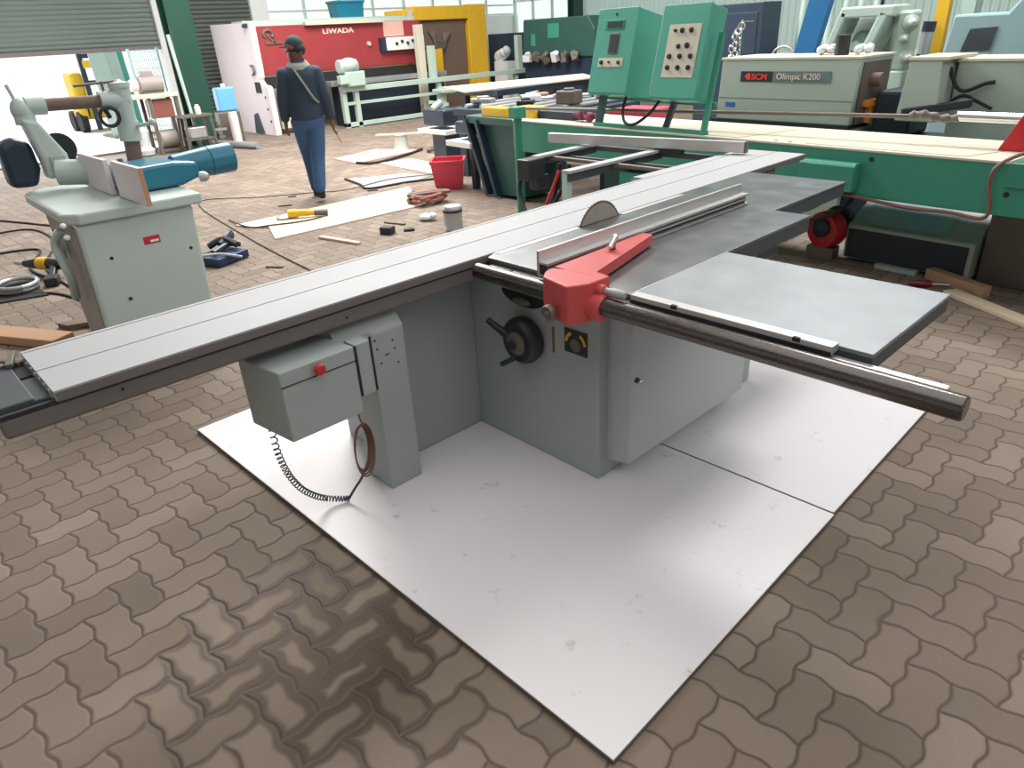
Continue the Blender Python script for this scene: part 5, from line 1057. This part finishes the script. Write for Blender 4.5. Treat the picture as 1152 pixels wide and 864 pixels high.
# right edge
w1 = MB().bar((-0.42, 3.22, 0.036), (-0.03, 3.02, 0.036), 0.075, 0.07); tag(w1.build('timber_block', M_wood, bevel=0.004), 'brown timber batten leading away from the green base, at right', 'wood')
w2 = MB().bar((-0.22, 2.98, 0.014), (0.55, 2.52, 0.014), 0.10, 0.026); tag(w2.build('timber_board', M_woodp, bevel=0.003), 'pale timber board on the pavers at the right edge', 'wood')
sdv = thing('screwdriver', (-0.25, 3.0, 0), 'screwdriver with a maroon handle beside the pale board', 'screwdriver')
MB().tube([(-0.46, 2.96, 0.026), (-0.43, 2.975, 0.026), (-0.36, 3.01, 0.026), (-0.34, 3.02, 0.026)], 0.02, 10, rad=[0.014, 0.022, 0.024, 0.014]).build('handle', mat('maroon_plastic', (120, 40, 46), 0.4), sdv, smooth=True)
MB().cyl((-0.345, 3.018, 0.026), (-0.25, 3.065, 0.026), 0.006, 10).build('shaft', M_chrome, sdv, smooth=True)

# ================================================================== THE PERSON, walking away
PB = Vector((-6.58, 2.10, 0)); PF = Vector((-0.88, 0.475, 0)).normalized(); PR = Vector((0.475, 0.88, 0)).normalized()
PER = thing('person', tuple(PB), 'person walking away in navy jacket, blue jeans and dark cap, head turned left', 'person')
def Q(r, f, z): return PB + PR * r + PF * f + Vector((0, 0, z))
FD = (-PR * 0.85 + PF * 0.5).normalized()
hc = Q(-0.005, 0.03, 1.60)
J = {'pelvis': (Q(0, 0, 0.94), 0.10, 0.08), 'waist': (Q(0, 0.01, 1.08), 0.10, 0.08), 'chest': (Q(0, 0.015, 1.26), 0.11, 0.085), 'collar': (Q(0, 0.0, 1.40), 0.065, 0.06), 'neck': (Q(0, 0.01, 1.48), 0.052, 0.052), 'jaw': (Q(-0.005, 0.025, 1.54), 0.078, 0.084), 'head': (hc + Vector((0, 0, 0.01)), 0.094, 0.105), 'crown': (Q(-0.005, 0.02, 1.68), 0.07, 0.08),
     'nose': (hc + FD * 0.112 + Vector((0, 0, -0.02)), 0.02, 0.02), 'chin': (hc + FD * 0.08 + Vector((0, 0, -0.075)), 0.034, 0.028), 'brow': (hc + FD * 0.082 + Vector((0, 0, 0.03)), 0.034, 0.03)}
E_ = [('pelvis', 'waist'), ('waist', 'chest'), ('chest', 'collar'), ('collar', 'neck'), ('neck', 'jaw'), ('jaw', 'head'), ('head', 'crown'), ('head', 'nose'), ('jaw', 'chin'), ('head', 'brow')]
SIDE = Vector((FD.y, -FD.x, 0))
for sname, sg_ in (('l', 1), ('r', -1)):
    J['ear' + sname] = (hc + SIDE * 0.092 * sg_ + Vector((0, 0, -0.01)), 0.016, 0.02); E_.append(('head', 'ear' + sname))
def limb(s_, shx, el, wr, hip, kn, an, toe):
    J['sh' + s_] = (Q(*shx), 0.05, 0.05); J['el' + s_] = (Q(*el), 0.044, 0.044); J['wr' + s_] = (Q(*wr), 0.028, 0.028)
    E_.extend([('chest', 'sh' + s_), ('sh' + s_, 'el' + s_), ('el' + s_, 'wr' + s_)])
    w_ = Vector(Q(*wr)); d = (w_ - Vector(Q(*el))).normalized(); a = PF - d * PF.dot(d); a.normalize(); b = d.cross(a)
    pm = w_ + d * 0.075; J['pm' + s_] = (pm, 0.022, 0.034); E_.append(('wr' + s_, 'pm' + s_))
    for k, (off, ln) in enumerate(((0.032, 0.075), (0.011, 0.085), (-0.011, 0.078), (-0.031, 0.062))):
        p1 = pm + d * 0.03 + a * off; p2 = p1 + d * ln * 0.5 + b * 0.006; p3 = p2 + d * ln * 0.45 + b * 0.022
        for q, pt, rd in ((1, p1, 0.0095), (2, p2, 0.009), (3, p3, 0.0075)): J['f%d%d%s' % (k, q, s_)] = (pt, rd, rd)
        E_.extend([('pm' + s_, 'f%d1%s' % (k, s_)), ('f%d1%s' % (k, s_), 'f%d2%s' % (k, s_)), ('f%d2%s' % (k, s_), 'f%d3%s' % (k, s_))])
    t1 = w_ + d * 0.05 + a * 0.035; t2 = t1 + d * 0.04 + a * 0.018 + b * 0.01
    J['t1' + s_] = (t1, 0.011, 0.011); J['t2' + s_] = (t2, 0.009, 0.009); E_.extend([('wr' + s_, 't1' + s_), ('t1' + s_, 't2' + s_)])
    J['hp' + s_] = (Q(*hip), 0.07, 0.07); J['kn' + s_] = (Q(*kn), 0.055, 0.055); J['an' + s_] = (Q(*an), 0.036, 0.036); J['to' + s_] = (Q(*toe), 0.034, 0.026)
    E_.extend([('pelvis', 'hp' + s_), ('hp' + s_, 'kn' + s_), ('kn' + s_, 'an' + s_), ('an' + s_, 'to' + s_)])
LEG = {'l': ((-0.085, 0.0, 0.90), (-0.055, 0.20, 0.50), (-0.03, 0.27, 0.10), (-0.035, 0.44, 0.05)), 'r': ((0.085, 0.0, 0.90), (0.045, 0.0, 0.50), (0.01, -0.16, 0.185), (0.02, -0.02, 0.045))}
ARM = {'l': ((-0.165, 0.0, 1.37), (-0.225, -0.02, 1.12), (-0.24, 0.08, 0.88)), 'r': ((0.165, 0.0, 1.37), (0.222, -0.03, 1.12), (0.255, 0.02, 0.87))}
for s_ in 'lr': limb(s_, *ARM[s_], *LEG[s_])
skin('body', J, E_, M_skin, PER, 0, 2)
# jacket and jeans: tubes fused into one cloth surface
def fuse(mb, name, m, parent, vox=0.014, it=6):
    o0 = Vector(parent['_o']); me = bpy.data.meshes.new(name); me.from_pydata([Vector(v) - o0 for v in mb.v], [], mb.f)
    bm = bmesh.new(); bm.from_mesh(me); bmesh.ops.recalc_face_normals(bm, faces=bm.faces); bm.to_mesh(me); bm.free()
    o = bpy.data.objects.new(name, me); COL.objects.link(o)
    r = o.modifiers.new('r', 'REMESH'); r.mode = 'VOXEL'; r.voxel_size = vox
    k = o.modifiers.new('s', 'SMOOTH'); k.factor = 0.5; k.iterations = it
    m2 = bpy.data.meshes.new_from_object(o.evaluated_get(bpy.context.evaluated_depsgraph_get()))
    bpy.data.objects.remove(o); m2.name = name; m2.materials.clear(); m2.materials.append(m)
    for p in m2.polygons: p.use_smooth = True
    return link(name, m2, m, parent, o0)
def loft(mb, secs, n=24):
    return mb.rings([[Q(cx + a * math.cos(2 * math.pi * i / n), cy + b * math.sin(2 * math.pi * i / n), z) for i in range(n)] for cx, cy, z, a, b in secs])
jm = MB()
loft(jm, [(0, 0, 0.88, 0.165, 0.13), (0, 0, 0.95, 0.178, 0.14), (0, 0, 1.08, 0.178, 0.138), (0, 0.0, 1.22, 0.178, 0.138), (0, 0.0, 1.33, 0.188, 0.132), (0, 0.0, 1.39, 0.165, 0.114), (0, 0.0, 1.44, 0.115, 0.098), (0, 0.0, 1.48, 0.085, 0.085)])
for s_ in 'lr':
    a_, b_, c_ = [Vector(Q(*q)) for q in ARM[s_]]
    jm.tube([a_, a_ * 0.5 + b_ * 0.5, b_, b_ * 0.5 + c_ * 0.5, c_], 0.05, 16, rad=[0.074, 0.070, 0.062, 0.057, 0.048])
    jm.ell(a_ + Vector((0, 0, -0.01)), (0.076, 0.08, 0.07), 16, 10)
fuse(jm, 'jacket', M_jacket, PER)
hm = MB(); n_ = 28
hm.rings([[Q((0.160 + o) * math.cos(2 * math.pi * i / n_), 0.0 + (0.122 + o) * math.sin(2 * math.pi * i / n_), z) for i in range(n_)] for o, z in ((0.0, 0.90), (0.008, 0.915), (0.004, 0.95), (-0.002, 0.96))], False)
hm.build('jacket_hem', M_jacket, PER, smooth=True)
hk = MB(); hk.rings([[Q((a_) * math.cos(2 * math.pi * i / n_), 0.005 - dz_ * 0.3 * math.sin(2 * math.pi * i / n_) * 0 + (b_) * math.sin(2 * math.pi * i / n_), z - 0.035 * (0.5 - 0.5 * math.sin(2 * math.pi * i / n_))) for i in range(n_)] for a_, b_, z, dz_ in ((0.135, 0.120, 1.425, 0), (0.125, 0.115, 1.455, 0), (0.098, 0.10, 1.49, 0), (0.075, 0.078, 1.505, 0))], False)
hk.build('hood', M_hood, PER, smooth=True)
sb_ = MB(); sb_.tube(spline([Q(-0.05, -0.125, 1.40), Q(0.03, -0.150, 1.25), Q(0.10, -0.145, 1.12), Q(0.15, -0.10, 1.06)], 6), 0.012, 6); sb_.build('shoulder_strap', M_hood, PER, smooth=True)
tm = MB()
loft(tm, [(0, 0, 0.80, 0.12, 0.10), (0, 0, 0.86, 0.165, 0.128), (0, 0, 0.93, 0.162, 0.125), (0, 0, 0.98, 0.15, 0.118)])
for s_ in 'lr':
    h_, k_, a_, t_ = [Vector(Q(*q)) for q in LEG[s_]]
    pts = [h_ + Vector((0, 0, 0.0)), h_ * 0.6 + k_ * 0.4, k_, k_ * 0.5 + a_ * 0.5 - PF * 0.015, a_ + Vector((0, 0, 0.0)), a_ + Vector((0, 0, -0.03))]
    tm.tube(spline(pts, 3), 0.08, 16, rad=[0.102, 0.104, 0.102, 0.098, 0.094, 0.09, 0.083, 0.079, 0.076, 0.074, 0.072, 0.070, 0.068, 0.067, 0.067, 0.068])
fuse(tm, 'jeans', M_denim, PER)
for s_ in 'lr':
    h_, k_, a_, t_ = [Vector(Q(*q)) for q in LEG[s_]]
    d = (t_ - a_); lift = 0.03 if s_ == 'r' else 0.0
    skin('shoe', {'h': (a_ + Vector((0, 0, -0.05)) - PF * 0.03, 0.045, 0.045), 'm': (a_ + d * 0.5 + Vector((0, 0, -0.03)), 0.045, 0.042), 't': (t_ + Vector((0, 0, -0.004)), 0.043, 0.034), 'u': (a_ + Vector((0, 0, 0.01)), 0.046, 0.046)}, [('h', 'm'), ('m', 't'), ('h', 'u')], M_shoe, PER, 0, 2)
MB().ell(hc - FD * 0.028 + Vector((0, 0, -0.01)), (0.088, 0.088, 0.075), 18, 10).build('hair', M_rubber, PER, smooth=True)
cp = MB(); rings = []
for k in range(7):
    th = k / 6 * math.pi / 2; z = 1.625 + 0.105 * math.sin(th); q = math.cos(th) * 0.98 + 0.02
    rings.append([Vector((hc.x, hc.y, 0)) + FD * (0.102 * q * math.cos(2 * math.pi * i / 24)) + SIDE * (0.090 * q * math.sin(2 * math.pi * i / 24)) + Vector((0, 0, z)) for i in range(24)])
cp.rings(rings); cap = cp.build('cap', M_cap, PER, smooth=True)
vz = MB(); up_ = []; dn_ = []
for i in range(-6, 7):
    an = i / 6 * 1.05; r0 = 0.098; base = Vector((hc.x, hc.y, 1.63)) + FD * (r0 * math.cos(an)) + SIDE * (0.088 * math.sin(an))
    out = base + FD * (0.085 * math.cos(an * 1.3)) + Vector((0, 0, -0.018)); up_.append(base); dn_.append(out)
loop = up_ + dn_[::-1]; vz.rings([loop, [p + Vector((0, 0, 0.008)) for p in loop]]); vz.build('cap_visor', M_cap, cap)
wr_ = Vector(Q(*ARM['r'][2])); pn = MB().cyl(wr_ + Vector((0, 0, -0.10)) + PF * 0.01, wr_ + PR * 0.08 + Vector((0, 0, -0.26)), 0.008, 8)
tag(pn.build('thin_rod', M_wood, smooth=True), 'thin rod held in the person\'s right hand', 'rod')
